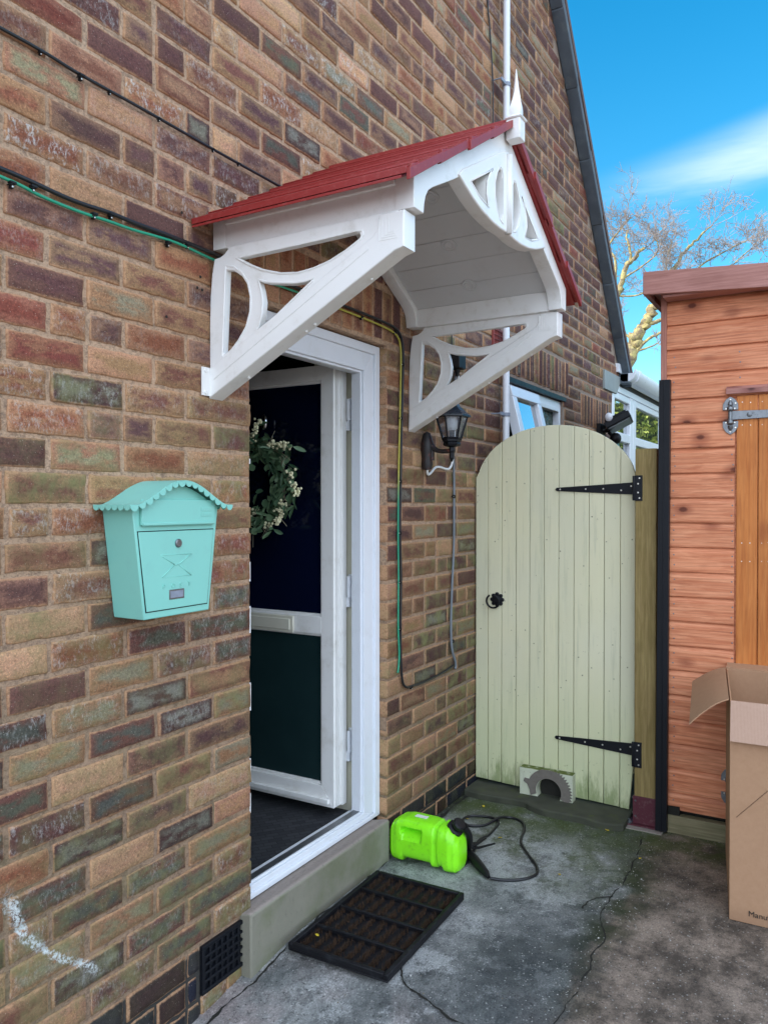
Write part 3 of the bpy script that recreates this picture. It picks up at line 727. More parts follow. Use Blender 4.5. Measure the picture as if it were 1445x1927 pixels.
# ---- door frame
mb = MB()
def frame_ring(mb, x0, x1, z0, z1, w, y0, y1, wb=None):
    wb = w if wb is None else wb
    mb.prism([(x0, z0), (x0 + w, z0 + wb), (x0 + w, z1 - w), (x0, z1)], 1, y0, y1)
    mb.prism([(x1, z0), (x1, z1), (x1 - w, z1 - w), (x1 - w, z0 + wb)], 1, y0, y1)
    mb.prism([(x0, z1), (x0 + w, z1 - w), (x1 - w, z1 - w), (x1, z1)], 1, y0, y1)
    mb.prism([(x0, z0), (x1, z0), (x1 - w, z0 + wb), (x0 + w, z0 + wb)], 1, y0, y1)
frame_ring(mb, 1.900, 2.839, .156, 2.119, .036, .036, .118, .018)
frame_ring(mb, 1.936, 2.803, .174, 2.083, .075, .045, .10, .022)
frame_ring(mb, 2.011, 2.728, .196, 2.008, .010, .055, .10, .006)
frame_ring(mb, 1.936, 2.803, .175, 2.083, .045, .1, .118, .02)
mb.build('door_frame', M_white2, house, bevel=.0025)
mb = MB(); mb.box(2.02, 2.72, .062, .09, .196, .204); mb.build('threshold_strip', M_steel, house)
# inner lining + hall
mb = MB()
mb.box(2.768, 2.86, .119, .32, .15, 2.13); mb.box(1.90, 1.925, .119, .32, .15, 2.13); mb.box(1.925, 2.835, .119, .32, 2.10, 2.13)
mb.build('wall_lining', M_cream, house)
mb = MB(); x0, x1, y0, y1, z0, z1 = 1.2, 2.93, .32, 3.2, .17, 2.35
mb.add([(x0, y0, z0), (x0, y1, z0), (x0, y1, z1), (x0, y0, z1)], [(0, 1, 2, 3)]); mb.add([(x1, y0, z0), (x1, y1, z0), (x1, y1, z1), (x1, y0, z1)], [(0, 1, 2, 3)])
mb.add([(x0, y1, z0), (x1, y1, z0), (x1, y1, z1), (x0, y1, z1)], [(0, 1, 2, 3)]); mb.add([(x0, y0, z1), (x1, y0, z1), (x1, y1, z1), (x0, y1, z1)], [(0, 1, 2, 3)])
mb.add([(x0, y0, z0), (1.9, y0, z0), (1.9, y0, z1), (x0, y0, z1)], [(0, 1, 2, 3)]); mb.add([(1.9, y0, 2.13), (x1, y0, 2.13), (x1, y0, z1), (1.9, y0, z1)], [(0, 1, 2, 3)])
mb.add([(2.86, y0, z0), (x1, y0, z0), (x1, y0, z1), (2.86, y0, z1)], [(0, 1, 2, 3)])
mb.build('hall', M_dark, house)
mb = MB(); mb.box(1.2, 2.93, .119, 3.2, .15, .175); mb.build('hall_floor', M_halltile, house)

# ---- open door leaf: stands at right angles into the hall, hinged at the right jamb
DX0, DX1, DY0, DY1, DZ0, DZ1 = 2.665, 2.735, .152, .985, .215, 2.035
mb = MB()
def dring(y0, y1, z0, z1, w, wb, x0, x1, wt=None):
    wt = w if wt is None else wt
    mb.prism([(y0, z0), (y0 + w, z0 + wb), (y0 + w, z1 - wt), (y0, z1)], 0, x0, x1); mb.prism([(y1, z0), (y1, z1), (y1 - w, z1 - wt), (y1 - w, z0 + wb)], 0, x0, x1)
    mb.prism([(y0, z1), (y0 + w, z1 - wt), (y1 - w, z1 - wt), (y1, z1)], 0, x0, x1); mb.prism([(y0, z0), (y1, z0), (y1 - w, z0 + wb), (y0 + w, z0 + wb)], 0, x0, x1)
dring(DY0, DY1, DZ0, DZ1, .062, .085, DX0, DX1)
dring(DY0 + .062, DY1 - .062, .998, 1.973, .010, .010, DX0 + .010, DX1 - .01)
dring(DY0 + .062, DY1 - .062, .30, .925, .010, .010, DX0 + .010, DX1 - .01)
mb.box(DX0, DX1, DY0 + .062, DY1 - .062, .925, .998)
mb.box(DX0 + .012, DX0 + .016, DY0 - .012, DY0, DZ0 + .01, DZ1 - .004); mb.box(DX0 + .028, DX0 + .034, DY0 - .008, DY0, DZ0 + .01, DZ1 - .004); mb.box(DX1 - .02, DX1 + .012, DY0 - .010, DY0 + .05, DZ0, DZ1 + .008)
mb.box(DX0 - .016, DX0, DY0 + .02, DY1 - .02, .232, .252)
leaf = mb.build('front_door', M_white, house, bevel=.003)
mb = MB(); mb.box(DX0 + .02, DX0 + .026, DY0 + .072, DY1 - .072, 1.008, 1.963); gp = mb.build('glass_pane', M_doorglass, leaf)
mb = MB(); mb.box(DX0 + .02, DX0 + .026, DY0 + .072, DY1 - .072, .31, .915); mb.build('glass_pane', M_doorglass2, leaf)
M_creamp = simple('letterbox_cream', (.66, .63, .52), .4)
mb = MB()
mb.box(DX0 - .010, DX0, .352, .800, .922, .993); mb.box(DX0 - .016, DX0 - .010, .366, .786, .934, .981)
mb.build('letter_flap', M_creamp, leaf, bevel=.003)
for z in (.475, 1.12, 1.855):
    mb = MB(); mb.box(2.738, 2.80, .120, .135, z - .045, z + .045); mb.lathe([(.009, -.05), (.010, -.045), (.010, .045), (.009, .05)], (2.772, .138, z), (0, 0, 1), 12); mb.box(2.745, 2.765, .128, .15, z - .085, z - .045)
    mb.lathe([(.003, 0), (.003, .002)], (2.752, .119, z + .02), (0, -1, 0), 8)
    mb.build('hinge', M_white2, leaf, bevel=.002)
mb = MB(); mb.sph((DX0 - .008, .505, 1.815), 1, 14, 10, (.010, .016, .034)); mb.build('knocker', M_chrome, leaf, smooth=True)

# ---- window beyond the gate
mb = MB(); frame_ring(mb, 4.18, 5.205, 1.105, 2.155, .055, .02, .085)
mb.box(4.665, 4.72, .02, .085, 1.16, 2.10)
win = mb.build('window', M_white2, house, bevel=.003)
mb = MB(); mb.box(4.15, 5.25, -.006, .03, 2.158, 2.186); mb.build('lintel_strip', M_black, win)
sash = MB()
Ms = Matrix.Translation((4.43, .015, 2.13)) @ Matrix.Rotation(R(-13.5), 4, 'X')
def sbox(x0, x1, z0, z1, y0=-.03, y1=.025): sash.box(x0, x1, y0, y1, z0, z1, Ms)
sbox(-.235, .245, -.065, 0); sbox(-.235, .245, -.99, -.925); sbox(-.235, -.17, -.925, -.065); sbox(.18, .245, -.925, -.065)
so_ = sash.build('sash', M_white2, win, bevel=.004)
mb = MB(); mb.box(-.17, .18, -.005, .005, -.925, -.065, Ms); mb.build('pane', M_glass, so_)
mb = MB(); mb.box(4.725, 5.15, .05, .06, 1.16, 2.10); mb.build('pane', M_frost, win)
mb = MB(); frame_ring(mb, 4.72, 5.155, 1.155, 2.105, .028, .005, .05); mb.build('sash', M_white2, win, bevel=.003)
mb = MB(); mb.box(4.2, 5.2, .2, .21, 1.1, 2.2); mb.build('blind', M_dark, win)
# ---- red plastic vent behind the pipe
mb = MB(); mb.box(3.955, 4.155, -.012, .0, 2.30, 2.312); mb.box(3.955, 4.155, -.012, .0, 2.408, 2.42); mb.box(3.955, 3.967, -.012, .0, 2.312, 2.408); mb.box(4.143, 4.155, -.012, .0, 2.312, 2.408)
for i in range(1, 8): mb.box(3.967 + .022 * i - .003, 3.967 + .022 * i + .003, -.01, -.001, 2.312, 2.408)
for i in range(1, 4): mb.box(3.967, 4.143, -.0115, -.003, 2.312 + .024 * i - .0025, 2.312 + .024 * i + .0025)
mb.build('wall_vent', M_terra, house, bevel=.001)

# ================================================================== DOOR CANOPY
cn = thing('door_canopy', 'white arched door canopy with red tiled gable roof and pointed finial over the open door', 'canopy', (2.43, 0, 2.2))
CX = 2.424
def gable_profile(out=.636, apz=2.680, band=.078):
    L = [(-out, 2.316), (-out, 2.228), (-out + .055, 2.228), (-out + .058, 2.250), (-out + .066, 2.276), (-out + .082, 2.298), (-out + .108, 2.315), (-.405, 2.378), (0, 2.600)]
    pts = L + [(-a, b) for a, b in reversed(L[:-1])] + [(0, apz)]
    return [(CX + a, b) for a, b in pts]
fill('barge_board', [gable_profile()], .028, .003, 'xz', -.662, M_white, cn)
fill('wall_frame', [gable_profile(.632)], .025, .003, 'xz', -.026, M_white, cn)
# gable infill: two pierced panels meeting at the centre post
def mir(P): return [(2 * CX - a, b) for a, b in reversed(P)]
half_o = [(CX, 2.615), (2.40, 2.606), (2.36, 2.586), (2.075, 2.428), (2.050, 2.404), (2.09, 2.389), (2.15, 2.369), (2.22, 2.353), (2.30, 2.344), (2.36, 2.343), (CX, 2.347)]
outl = half_o + mir(half_o)[1:-1]
hA = [(2.137, 2.414), (2.292, 2.502), (2.270, 2.480), (2.252, 2.452), (2.248, 2.420), (2.262, 2.384), (2.20, 2.392)]
hB = [(2.356, 2.532), (2.332, 2.505), (2.316, 2.470), (2.316, 2.435), (2.332, 2.400), (2.356, 2.378), (2.378, 2.372), (2.382, 2.40), (2.382, 2.51), (2.374, 2.53)]
hC = [(2.325, 2.52), (2.298, 2.49), (2.282, 2.452), (2.286, 2.415), (2.305, 2.380), (2.33, 2.371), (2.306, 2.405), (2.297, 2.44), (2.302, 2.478)]
fill('gable_infill', [outl, hA, hB, mir(hA), mir(hB)], .024, .006, 'xz', -.672, M_white, cn)
mb = MB(); mb.tube([(2.424, -.697, 2.345), (2.424, -.699, 2.60)], .012, 8)
for P in (hA, hB):
    for Q in (P, mir(P)): mb.tube([Vector((a + (a - sum(p[0] for p in Q) / len(Q)) * .10, -.695, b + (b - sum(p[1] for p in Q) / len(Q)) * .10)) for a, b in Q + Q[:1]], .0032, 5)
mb.build('infill_moulding', M_white, cn, smooth=True)
# side beams, soffit boards, rosettes
for sx in (-1, 1):
    mb = MB(); xo = CX + sx * .631; xi = CX + sx * .585
    mb.box(min(xo, xi), max(xo, xi), -.635, -.051, 2.225, 2.303)
    mb.box(min(xo, xi) + (-.006 if sx < 0 else .01), max(xo, xi) + (.006 if sx > 0 else -.01), -.634, -.052, 2.296, 2.316)
    mb.build('side_beam', M_white, cn, bevel=.003)
tn = math.tan(R(30.2)); zs = 2.300
mb = MB()
for sx in (-1, 1):
    for i in range(6):
        a, b = .594 - .099 * i, .594 - .099 * (i + 1)
        a -= .0012; b += .0012 if i < 5 else 0
        pa = (CX + sx * a, zs + (.594 - a) * tn); pb = (CX + sx * b, zs + (.594 - b) * tn)
        mb.prism([pa, pb, (pb[0], pb[1] + .010), (pa[0], pa[1] + .010)], 1, -.634, -.052)
    mb.prism([(CX + sx * .598, zs + .006), (CX, zs + .594 * tn + .008), (CX, zs + .594 * tn + .018), (CX + sx * .598, zs + .016)], 1, -.6335, -.0525)
mb.build('soffit', M_soffit, cn, bevel=.0012, seg=1)
mb = MB(); nrm = Vector((-math.sin(R(30.2)), 0, -math.cos(R(30.2))))
for (x, y) in ((2.743, -.33), (2.930, -.331), (2.548, -.352)):
    z = zs + (.594 - (x - CX)) * tn
    mb.lathe([(.031, 0), (.031, .003), (.027, .0045), (.024, .002), (.021, .002), (.019, .005), (.015, .005), (.012, .0025), (.002, .0025)], (x, y, z - .001), nrm, 24)
pieces(mb, 'soffit_rosette', M_soffit, cn, smooth='auto')
# roof: four overlapping courses each side, thick butts
mb = MB(); NC = 4; half = .722; zt = 2.693
for sx in (-1, 1):
    for i in range(NC):
        a, b = half * (NC - i) / NC, max(half * (NC - i - 1) / NC - .02, 0)
        za, zb = zt - a * tn, zt - b * tn
        pr_ = [(CX + sx * a, za + .006), (CX + sx * a, za + .024), (CX + sx * (a - .012), za + .0285), (CX + sx * b, zb + .013), (CX + sx * b, zb - .004)]
        e = -.715 + .006 * (i % 2)
        mb.prism(pr_, 1, e, -.001)
        # rolled ribs that run along every course
        for t in (.35, .7):
            xm = a + (b - a) * t; zm = (za + .0255) + ((zb + .013) - (za + .0255)) * t
            mb.tube([(CX + sx * xm, e + .004, zm - .001), (CX + sx * xm, -.003, zm - .001)], .0042, 6)
        # notched interlock seen at the front verge
        mb.prism([(CX + sx * (a + .001), za - .012), (CX + sx * (a + .001), za + .018), (CX + sx * (b + .02), zb + .008), (CX + sx * (b + .02), zb - .016)], 1, e - .012, e - .0005)
        mb.prism([(CX + sx * (a - .01), za + .02), (CX + sx * (a - .01), za + .032), (CX + sx * (a - .05), za + .048), (CX + sx * (a - .05), za + .036)], 1, e - .010, e - .0005)
    mb.prism([(CX + sx * half, zt - half * tn - .004), (CX, zt - .004 - .004), (CX, zt - .001), (CX + sx * half, zt - half * tn + .004)], 1, -.70, -.002)
mb.tube([(CX, -.722, zt + .008), (CX, -.001, zt + .008)], .016, 8)
mb.build('canopy_roof', M_red, cn, bevel=.0015)
# brackets
bk_o = [(.0, 1.79), (.0, 2.0), (.003, 2.09), (.010, 2.155), (.019, 2.196), (.043, 2.199), (.058, 2.206), (.070, 2.216), (.076, 2.2255), (.648, 2.2255), (.648, 2.150), (.60, 2.11)]
H1 = [(.118, 2.184), (.20, 2.1845), (.30, 2.1855), (.40, 2.187), (.518, 2.190), (.531, 2.187), (.533, 2.176), (.525, 2.168), (.482, 2.147), (.432, 2.129), (.38, 2.118), (.328, 2.114), (.268, 2.121), (.207, 2.139), (.156, 2.162)]
H2 = [(.067, 2.156), (.094, 2.151), (.126, 2.129), (.147, 2.1), (.157, 2.062), (.155, 2.022), (.141, 1.984), (.114, 1.951), (.082, 1.922), (.059, 1.909), (.054, 1.916)]
H3 = [(.190, 2.105), (.218, 2.096), (.263, 2.088), (.311, 2.081), (.349, 2.080), (.376, 2.084), (.372, 2.078), (.19, 1.966), (.181, 1.968), (.192, 1.987), (.202, 2.012), (.205, 2.047), (.199, 2.079)]
beam = [(.0, 1.781), (.003, 1.873), (.02, 1.882), (.576, 2.170), (.590, 2.190), (.596, 2.222), (.668, 2.222), (.668, 2.128), (.640, 2.121)]
for x0, dd in ((1.775, 1), (3.022, 1)):
    xc = x0 + .031
    br = fill('bracket', [bk_o, H1, H2, H3], .012, .004, 'yz', x0 + .015, M_white, cn)
    br.data.transform(Matrix.Scale(-1, 4, (0, 1, 0))); br.data.flip_normals()
    bb = fill('brace', [beam], .0315, .004, 'yz', xc, M_white, br)
    bb.data.transform(Matrix.Scale(-1, 4, (0, 1, 0))); bb.data.flip_normals(); bb.parent = br; bb.matrix_parent_inverse = Matrix.Identity(4)
    bb.matrix_parent_inverse = Matrix.Identity(4)
    mb = MB()
    xf = x0 - .001
    for Hh in (H1, H2, H3):      # raised bead round each opening
        cx_, cz_ = sum(p[0] for p in Hh) / len(Hh), sum(p[1] for p in Hh) / len(Hh)
        mb.tube([(xf + .0045, -(a + (a - cx_) * .055), b + (b - cz_) * .10) for a, b in Hh + Hh[:1]], .0034, 5, False)
    mb.tube([(xf + .001, -.02, 1.838), (xf + .001, -.56, 2.137)], .0026, 5)
    for k in range(4):          # stepped reeding on the end block
        s0 = .592 + .010 * k; mb.box(xf - .0005, xf + .0025, -(s0 + .0022), -s0, 2.152 + .006 * k, 2.214); mb.box(xf - .0005, xf + .0025, -.648 + .004 * k, -(s0 + .0022), 2.152 + .006 * k, 2.1535 + .006 * k)
    for t in (.15, .5, .55, .86):
        y_, z_ = -(.03 + .6 * t), 1.796 + .325 * t
        mb.lathe([(.004, 0), (.0045, .004), (.002, .0055)], (xc + .012, y_, z_ - .002), (0, .48, -.88), 8)
    mo = mb.build('bead_moulding', M_white, br); mo.matrix_parent_inverse = Matrix.Identity(4)
    if x0 < 2:
        mb = MB(); mb.box(1.742, x0, -.004, .0, 1.788, 1.872)
        for z in (1.798, 1.862): mb.lathe([(.0062, 0), (.0055, .003), (.002, .003), (.002, .0015)], (1.757, -.004, z), (0, -1, 0), 12)
        fp = mb.build('fixing_plate', M_white, br); fp.matrix_parent_inverse = Matrix.Identity(4)
for o in list(cn.children):
    if o.name.startswith('bracket'): o.matrix_parent_inverse = Matrix.Translation(-cn.location)
# finial
mb = MB(); fx, fy = 2.427, -.722
mb.box(fx - .024, fx + .024, fy - .022, fy + .026, 2.640, 2.706)
mb.lathe([(.040, 0), (.040, .006), (.026, .014)], (fx, fy, 2.706), (0, 0, 1), 4, R(45))
fb = mb.build('finial', M_white, cn, bevel=.004)
mb = MB(); prof = [(.022, 2.716), (.027, 2.735), (.024, 2.752), (.017, 2.775), (.010, 2.805), (.005, 2.84), (.0015, 2.872)]
vs = []; nseg = 8
for r_, z in prof:
    for k in range(nseg):
        t = 2 * math.pi * k / nseg + (z - 2.716) * 9; rr = r_ * (1 if k % 2 else .82); vs.append((fx + rr * math.cos(t), fy + rr * math.sin(t), z))
mb.add(vs, [(i * nseg + k, i * nseg + (k + 1) % nseg, (i + 1) * nseg + (k + 1) % nseg, (i + 1) * nseg + k) for i in range(len(prof) - 1) for k in range(nseg)])
mb.build('spire', M_white, fb, smooth='auto').matrix_parent_inverse = Matrix.Translation((0, 0, 0))
for o in fb.children: o.matrix_parent_inverse = Matrix.Identity(4)

def sub(o):   # part of a part, built in world coordinates
    o.matrix_parent_inverse = Matrix.Identity(4); return o
for o in bpy.data.objects:      # parts at world origin need no offset
    if o.parent and o.parent.type == 'MESH': o.matrix_parent_inverse = Matrix.Identity(4)

# ================================================================== MAILBOX
mx = thing('mailbox', 'mint green metal mailbox with scalloped curved roof screwed to the brick wall', 'mailbox', (1.53, 0, 1.17))
FY = -.112
L0, L1, R0, R1, BZ, TZ = 1.415, 1.378, 1.652, 1.690, 1.168, 1.458
def archz(x, lo=1.459, hi=1.519, x0=1.362, x1=1.706):
    t = (x - x0) / (x1 - x0); return lo + (hi - lo) * (.5 - .5 * math.cos(2 * math.pi * min(max(t, 0), 1))) ** .72
top = [(L1 + (R1 - L1) * i / 16, archz(L1 + (R1 - L1) * i / 16) - .004) for i in range(17)]
mb = MB(); mb.prism([(L0, BZ), (R0, BZ)] + top[::-1], 1, FY, -.001)
mb.build('body', M_mint, mx, bevel=.0025)
mb = MB()   # face panels
def lx(z): return L0 + (L1 - L0) * (z - BZ) / (TZ - BZ)
def rx(z): return R0 + (R1 - R0) * (z - BZ) / (TZ - BZ)
mb.prism([(lx(1.185) + .010, 1.188), (rx(1.185) - .012, 1.188), (rx(1.395) - .014, 1.393), (lx(1.395) + .010, 1.393)], 1, FY - .003, FY)
door_ = mb.build('door_panel', M_mint, mx, bevel=.0014)
mb = MB(); mb.prism([(lx(1.185) + .0075, 1.1855), (rx(1.185) - .0095, 1.1855), (rx(1.395) - .0115, 1.3955), (lx(1.395) + .0075, 1.3955)], 1, FY - .0006, FY)
mb.build('door_gap', M_black, mx)
mb = MB(); mb.prism([(1.402, 1.4115), (1.408, 1.407), (1.664, 1.407), (1.668, 1.412), (1.668, 1.476), (1.402, 1.476)], 1, FY - .009, FY - .001)
mb.prism([(1.405, 1.409), (1.665, 1.409), (1.665, 1.417), (1.405, 1.417)], 1, FY - .012, FY - .0085)
fl = mb.build('post_flap', M_mint, mx, bevel=.002)
mb = MB()
for i, z in enumerate((1.436, 1.450)):
    mb.box(1.612, 1.655, FY - .0100, FY - .0092, z - .0055, z + .0055)
    for k in range(5): mb.box(1.6145 + k * .008, 1.6195 + k * .008, FY - .0106, FY - .0101, z - .003, z + .003)
mb.build('embossed_badge', M_mint, fl, bevel=.0004, seg=1)
mb = MB(); mb.lathe([(.0115, 0), (.0115, .003), (.009, .0055), (.003, .0055)], (1.532, FY - .003, 1.360), (0, -1, 0), 24); mb.box(1.5312, 1.5328, FY - .0093, FY - .008, 1.3565, 1.3635)
mb.build('lock', M_steel, mx, smooth='auto')
mb = MB()
def rod(a, b, w=.0014): mb.tube([(a[0], FY - .0032, a[1]), (b[0], FY - .0032, b[1])], w, 6)
rod((1.470, 1.331), (1.520, 1.303)); rod((1.582, 1.329), (1.533, 1.303)); rod((1.520, 1.303), (1.533, 1.303)); rod((1.470, 1.331), (1.582, 1.329), .0008)
rod((1.518, 1.303), (1.474, 1.272)); rod((1.535, 1.302), (1.580, 1.271)); rod((1.474, 1.272), (1.580, 1.271), .0006)
mb.build('embossed_envelope', M_mint, door_, smooth=True)
for ch, x in zip("POST", (1.476, 1.506, 1.537, 1.567)):
    me = text_mesh(ch, .0175, .0012); me.transform(Matrix.Translation((x, FY - .0036, 1.2425)) @ Matrix.Rotation(R(90), 4, 'X')); me.materials.clear(); me.materials.append(M_mint)
    link('embossed_letter', me, door_)
mb = MB(); mb.box(1.499, 1.553, FY - .0045, FY - .003, 1.212, 1.238); pf = mb.build('name_plate', M_steel, mx, bevel=.001)
mb = MB(); mb.box(1.503, 1.549, FY - .0050, FY - .0044, 1.216, 1.234); mb.build('name_card', M_grey, pf)
# roof sheet with scallops along front and left edge
mb = MB(); N = 36; xa, xb = 1.350, 1.724
zs_ = [archz(xa + (xb - xa) * i / N, 1.461, 1.526, 1.372, 1.702) for i in range(N + 1)]
vs = []
for i in range(N + 1):
    x = xa + (xb - xa) * i / N
    for y in (-.001, -.137): vs += [(x, y, zs_[i]), (x, y, zs_[i] + .0016)]
fs = []
for i in range(N):
    a = 4 * i; b = a + 4; fs += [(a, b, b + 2, a + 2), (a + 1, a + 3, b + 3, b + 1), (a, a + 1, b + 1, b), (a + 2, b + 2, b + 3, a + 3)]
fs += [(0, 2, 3, 1), (4 * N, 4 * N + 1, 4 * N + 3, 4 * N + 2)]
mb.add(vs, fs)
def scal(p0, p1, th):   # half-disc hanging from segment p0-p1
    p0, p1 = Vector(p0), Vector(p1); m = (p0 + p1) / 2; r_ = (p1 - p0).length / 2; u = (p1 - p0).normalized(); d = Vector((0, 0, -1)); d = (d - u * d.dot(u)).normalized(); nn = u.cross(d) * th
    arc = [m + u * math.cos(math.pi * k / 8) * r_ + d * math.sin(math.pi * k / 8) * r_ * 1.15 for k in range(9)]
    n = len(arc); mb.add([a + nn for a in arc] + [a - nn for a in arc], [tuple(range(n)), tuple(range(2 * n - 1, n - 1, -1))] + [(i, (i + 1) % n, (i + 1) % n + n, i + n) for i in range(n)])
pts = [Vector((xa + (xb - xa) * i / 180, -.1365, archz(xa + (xb - xa) * i / 180, 1.461, 1.526, 1.372, 1.702))) for i in range(181)]
Ls = [0]
for a, b in zip(pts, pts[1:]): Ls.append(Ls[-1] + (b - a).length)
NS = 16; marks = [next(pts[j] for j in range(181) if Ls[j] >= Ls[-1] * k / NS - 1e-9) for k in range(NS + 1)]
for a, b in zip(marks, marks[1:]): scal(a, b, .0008)
for k in range(6): scal((xa + .0005, -.002 - .0225 * k, 1.461), (xa + .0005, -.002 - .0225 * (k + 1), 1.461), .0008)
for k in range(6): scal((xb - .0005, -.002 - .0225 * k, 1.461), (xb - .0005, -.002 - .0225 * (k + 1), 1.461), .0008)
mb.build('scalloped_roof', M_mint, mx, smooth='auto')

# ================================================================== WREATH
wr = thing('wreath', 'eucalyptus leaf wreath with cream berries hanging on the glass of the open front door', 'wreath', (2.655, .53, 1.55))
rnd = random.Random(21)
WC = Vector((2.628, .535, 1.555)); WR = .165
mb = MB()
for k in range(4):
    mb.tube([WC + Vector((rnd.uniform(-.008, .008), WR * math.cos(t * 6.283 / 30) + rnd.uniform(-.006, .006), WR * math.sin(t * 6.283 / 30) + rnd.uniform(-.006, .006))) for t in range(31)], .0022, 5, False)
for k in range(36):
    a = rnd.uniform(0, 6.283); p = WC + Vector((-.01, WR * math.cos(a), WR * math.sin(a))); t_ = a + rnd.choice([-1, 1]) * rnd.uniform(.6, 1.3); L = rnd.uniform(.05, .12)
    mb.tube([p, p + Vector((-.015, math.cos(t_) * L * .5, math.sin(t_) * L * .5)), p + Vector((-.012, math.cos(t_ + .3) * L, math.sin(t_ + .3) * L))], .0011, 4)
mb.build('twig_ring', M_twig, wr, smooth=True)
mb = MB()
def leafquad(mb, p, d, n, L, w, rnd_=None):
    d = d.normalized(); s = d.cross(n).normalized(); n = s.cross(d)
    vs = [p]; ks = (.25, .55, .8)
    for k in ks:
        ww = w * math.sin(math.pi * min(k, .97)) ** .7; vs += [p + d * L * k + s * ww + n * L * .06, p + d * L * k - n * L * .03, p + d * L * k - s * ww + n * L * .06]
    vs.append(p + d * L - n * L * .05)
    fs = [(0, 1, 2), (0, 2, 3)]
    for i in range(2):
        a = 1 + 3 * i; fs += [(a, a + 3, a + 4, a + 1), (a + 1, a + 4, a + 5, a + 2)]
    fs += [(7, 10, 8), (8, 10, 9)]
    mb.add(vs, fs)
for k in range(480):
    a = rnd.uniform(0, 6.283); rr = WR + rnd.gauss(.0, .03)
    p = WC + Vector((rnd.uniform(-.03, .006), rr * math.cos(a), rr * math.sin(a)))
    t_ = a + math.pi / 2 * rnd.choice([-1, 1]) + rnd.uniform(-1.1, 1.1)
    d = Vector((rnd.uniform(-.5, .1), math.cos(t_), math.sin(t_)))
    n_ = Vector((-1, rnd.uniform(-.7, .7), rnd.uniform(-.7, .7)))
    if rnd.random() < .5: leafquad(mb, p, d, n_, rnd.uniform(.026, .040), rnd.uniform(.012, .017))
    else: leafquad(mb, p, d, n_, rnd.uniform(.045, .075), rnd.uniform(.006, .010))
for (y, z, ty, tz) in ((.31, 1.70, -.07, -.03), (.33, 1.55, .06, -.09), (.42, 1.69, .05, .04), (.30, 1.46, .03, -.1), (.30, 1.52, -.03, -.02), (.41, 1.36, -.02, -.03), (.50, 1.72, .02, .07)):
    for s_ in range(3): leafquad(mb, Vector((2.60, y, z)), Vector((rnd.uniform(-.3, .1), ty + rnd.uniform(-.03, .03), tz + rnd.uniform(-.03, .03))), Vector((-1, .2, .3)), rnd.uniform(.05, .075), .010)
mb.build('leaves', M_leaf, wr, smooth=True, fix=False)
mb = MB()
def berries(A, B, n, sp):
    for _ in range(n):
        t = rnd.random(); p = Vector(A).lerp(Vector(B), t) + Vector((rnd.uniform(-.012, .008), rnd.gauss(0, sp), rnd.gauss(0, sp))); mb.sph(p, rnd.uniform(.0052, .0066), 8, 6)
berries((2.60, .435, 1.715), (2.60, .315, 1.700), 44, .0075); berries((2.60, .53, 1.735), (2.60, .475, 1.82), 44, .009); berries((2.60, .325, 1.605), (2.60, .285, 1.50), 34, .009)
berries((2.60, .36, 1.47), (2.60, .385, 1.385), 54, .011); berries((2.60, .385, 1.39), (2.60, .45, 1.37), 12, .008); berries((2.60, .545, 1.41), (2.60, .50, 1.43), 12, .009)
berries((2.60, .72, 1.6), (2.60, .70, 1.5), 20, .01); berries((2.60, .62, 1.71), (2.60, .70, 1.66), 20, .01)
mb.build('berries', M_berry, wr, smooth=True)

# ================================================================== LANTERN + ELECTRICS
ln = thing('wall_lantern', 'black coach lantern with clear panes on a rusty wall bracket beneath the far canopy bracket', 'lantern', (3.16, 0, 1.62))
mb = MB(); LX = 3.165
mb.lathe([(.004, -.088), (.022, -.084), (.028, -.06), (.024, -.035), (.030, -.01), (.032, .03), (.022, .06), (.016, .078), (.002, .086)], (LX, -.018, 1.705), (0, 0, 1), 14)
mb.tube(smoothpts([(LX, -.02, 1.745), (LX, -.05, 1.715), (LX, -.085, 1.700), (LX, -.125, 1.700), (LX, -.14, 1.700)], 4), [.020, .019, .017, .015, .013, .012, .011, .0105, .010, .010, .010, .010, .010, .010, .010, .010, .010], 10)
mb.tube([(LX, -.045, 1.705), (LX, -.045, 1.66)], .010, 8)
M_rust = simple('rusty_black', (.016, .013, .013), .5, .3, 20, .5, 60, dirt=((.22, .05, .03), .75, 26))
mb.build('bracket', M_rust, ln, smooth='auto')
LC = Vector((LX, -.142, 0))
mb = MB(); mb.lathe([(.004, 1.652), (.006, 1.66), (.011, 1.668), (.011, 1.69), (.015, 1.70), (.012, 1.715), (.036, 1.722), (.040, 1.730), (.036, 1.738), (.042, 1.742), (.042, 1.750), (.002, 1.750)], LC, (0, 0, 1), 6)
for k in range(6):
    t = 2 * math.pi * k / 6
    mb.tube([LC + Vector((.040 * math.cos(t), .040 * math.sin(t), 1.748)), LC + Vector((.070 * math.cos(t), .070 * math.sin(t), 1.853))], .0042, 5)
for z, r_ in ((1.755, .042), (1.851, .070)):
    mb.tube([LC + Vector((r_ * math.cos(2 * math.pi * k / 6), r_ * math.sin(2 * math.pi * k / 6), z)) for k in range(7)], .0042, 5, False)
mb.build('cage', M_black, ln)
mb = MB()
for k in range(6):
    t0, t1 = 2 * math.pi * k / 6, 2 * math.pi * (k + 1) / 6
    mb.add([LC + Vector((r_ * math.cos(t), r_ * math.sin(t), z)) for r_, t, z in ((.039, t0, 1.754), (.039, t1, 1.754), (.068, t1, 1.849), (.068, t0, 1.849))], [(0, 1, 2, 3)])
pieces(mb, 'pane', M_glassl, ln)
mb = MB(); mb.lathe([(.012, 1.752), (.012, 1.785), (.016, 1.79)], LC, (0, 0, 1), 12); mb.cur = 1; mb.lathe([(.016, 1.79), (.024, 1.80), (.026, 1.83), (.022, 1.85), (.008, 1.862)], LC, (0, 0, 1), 14)
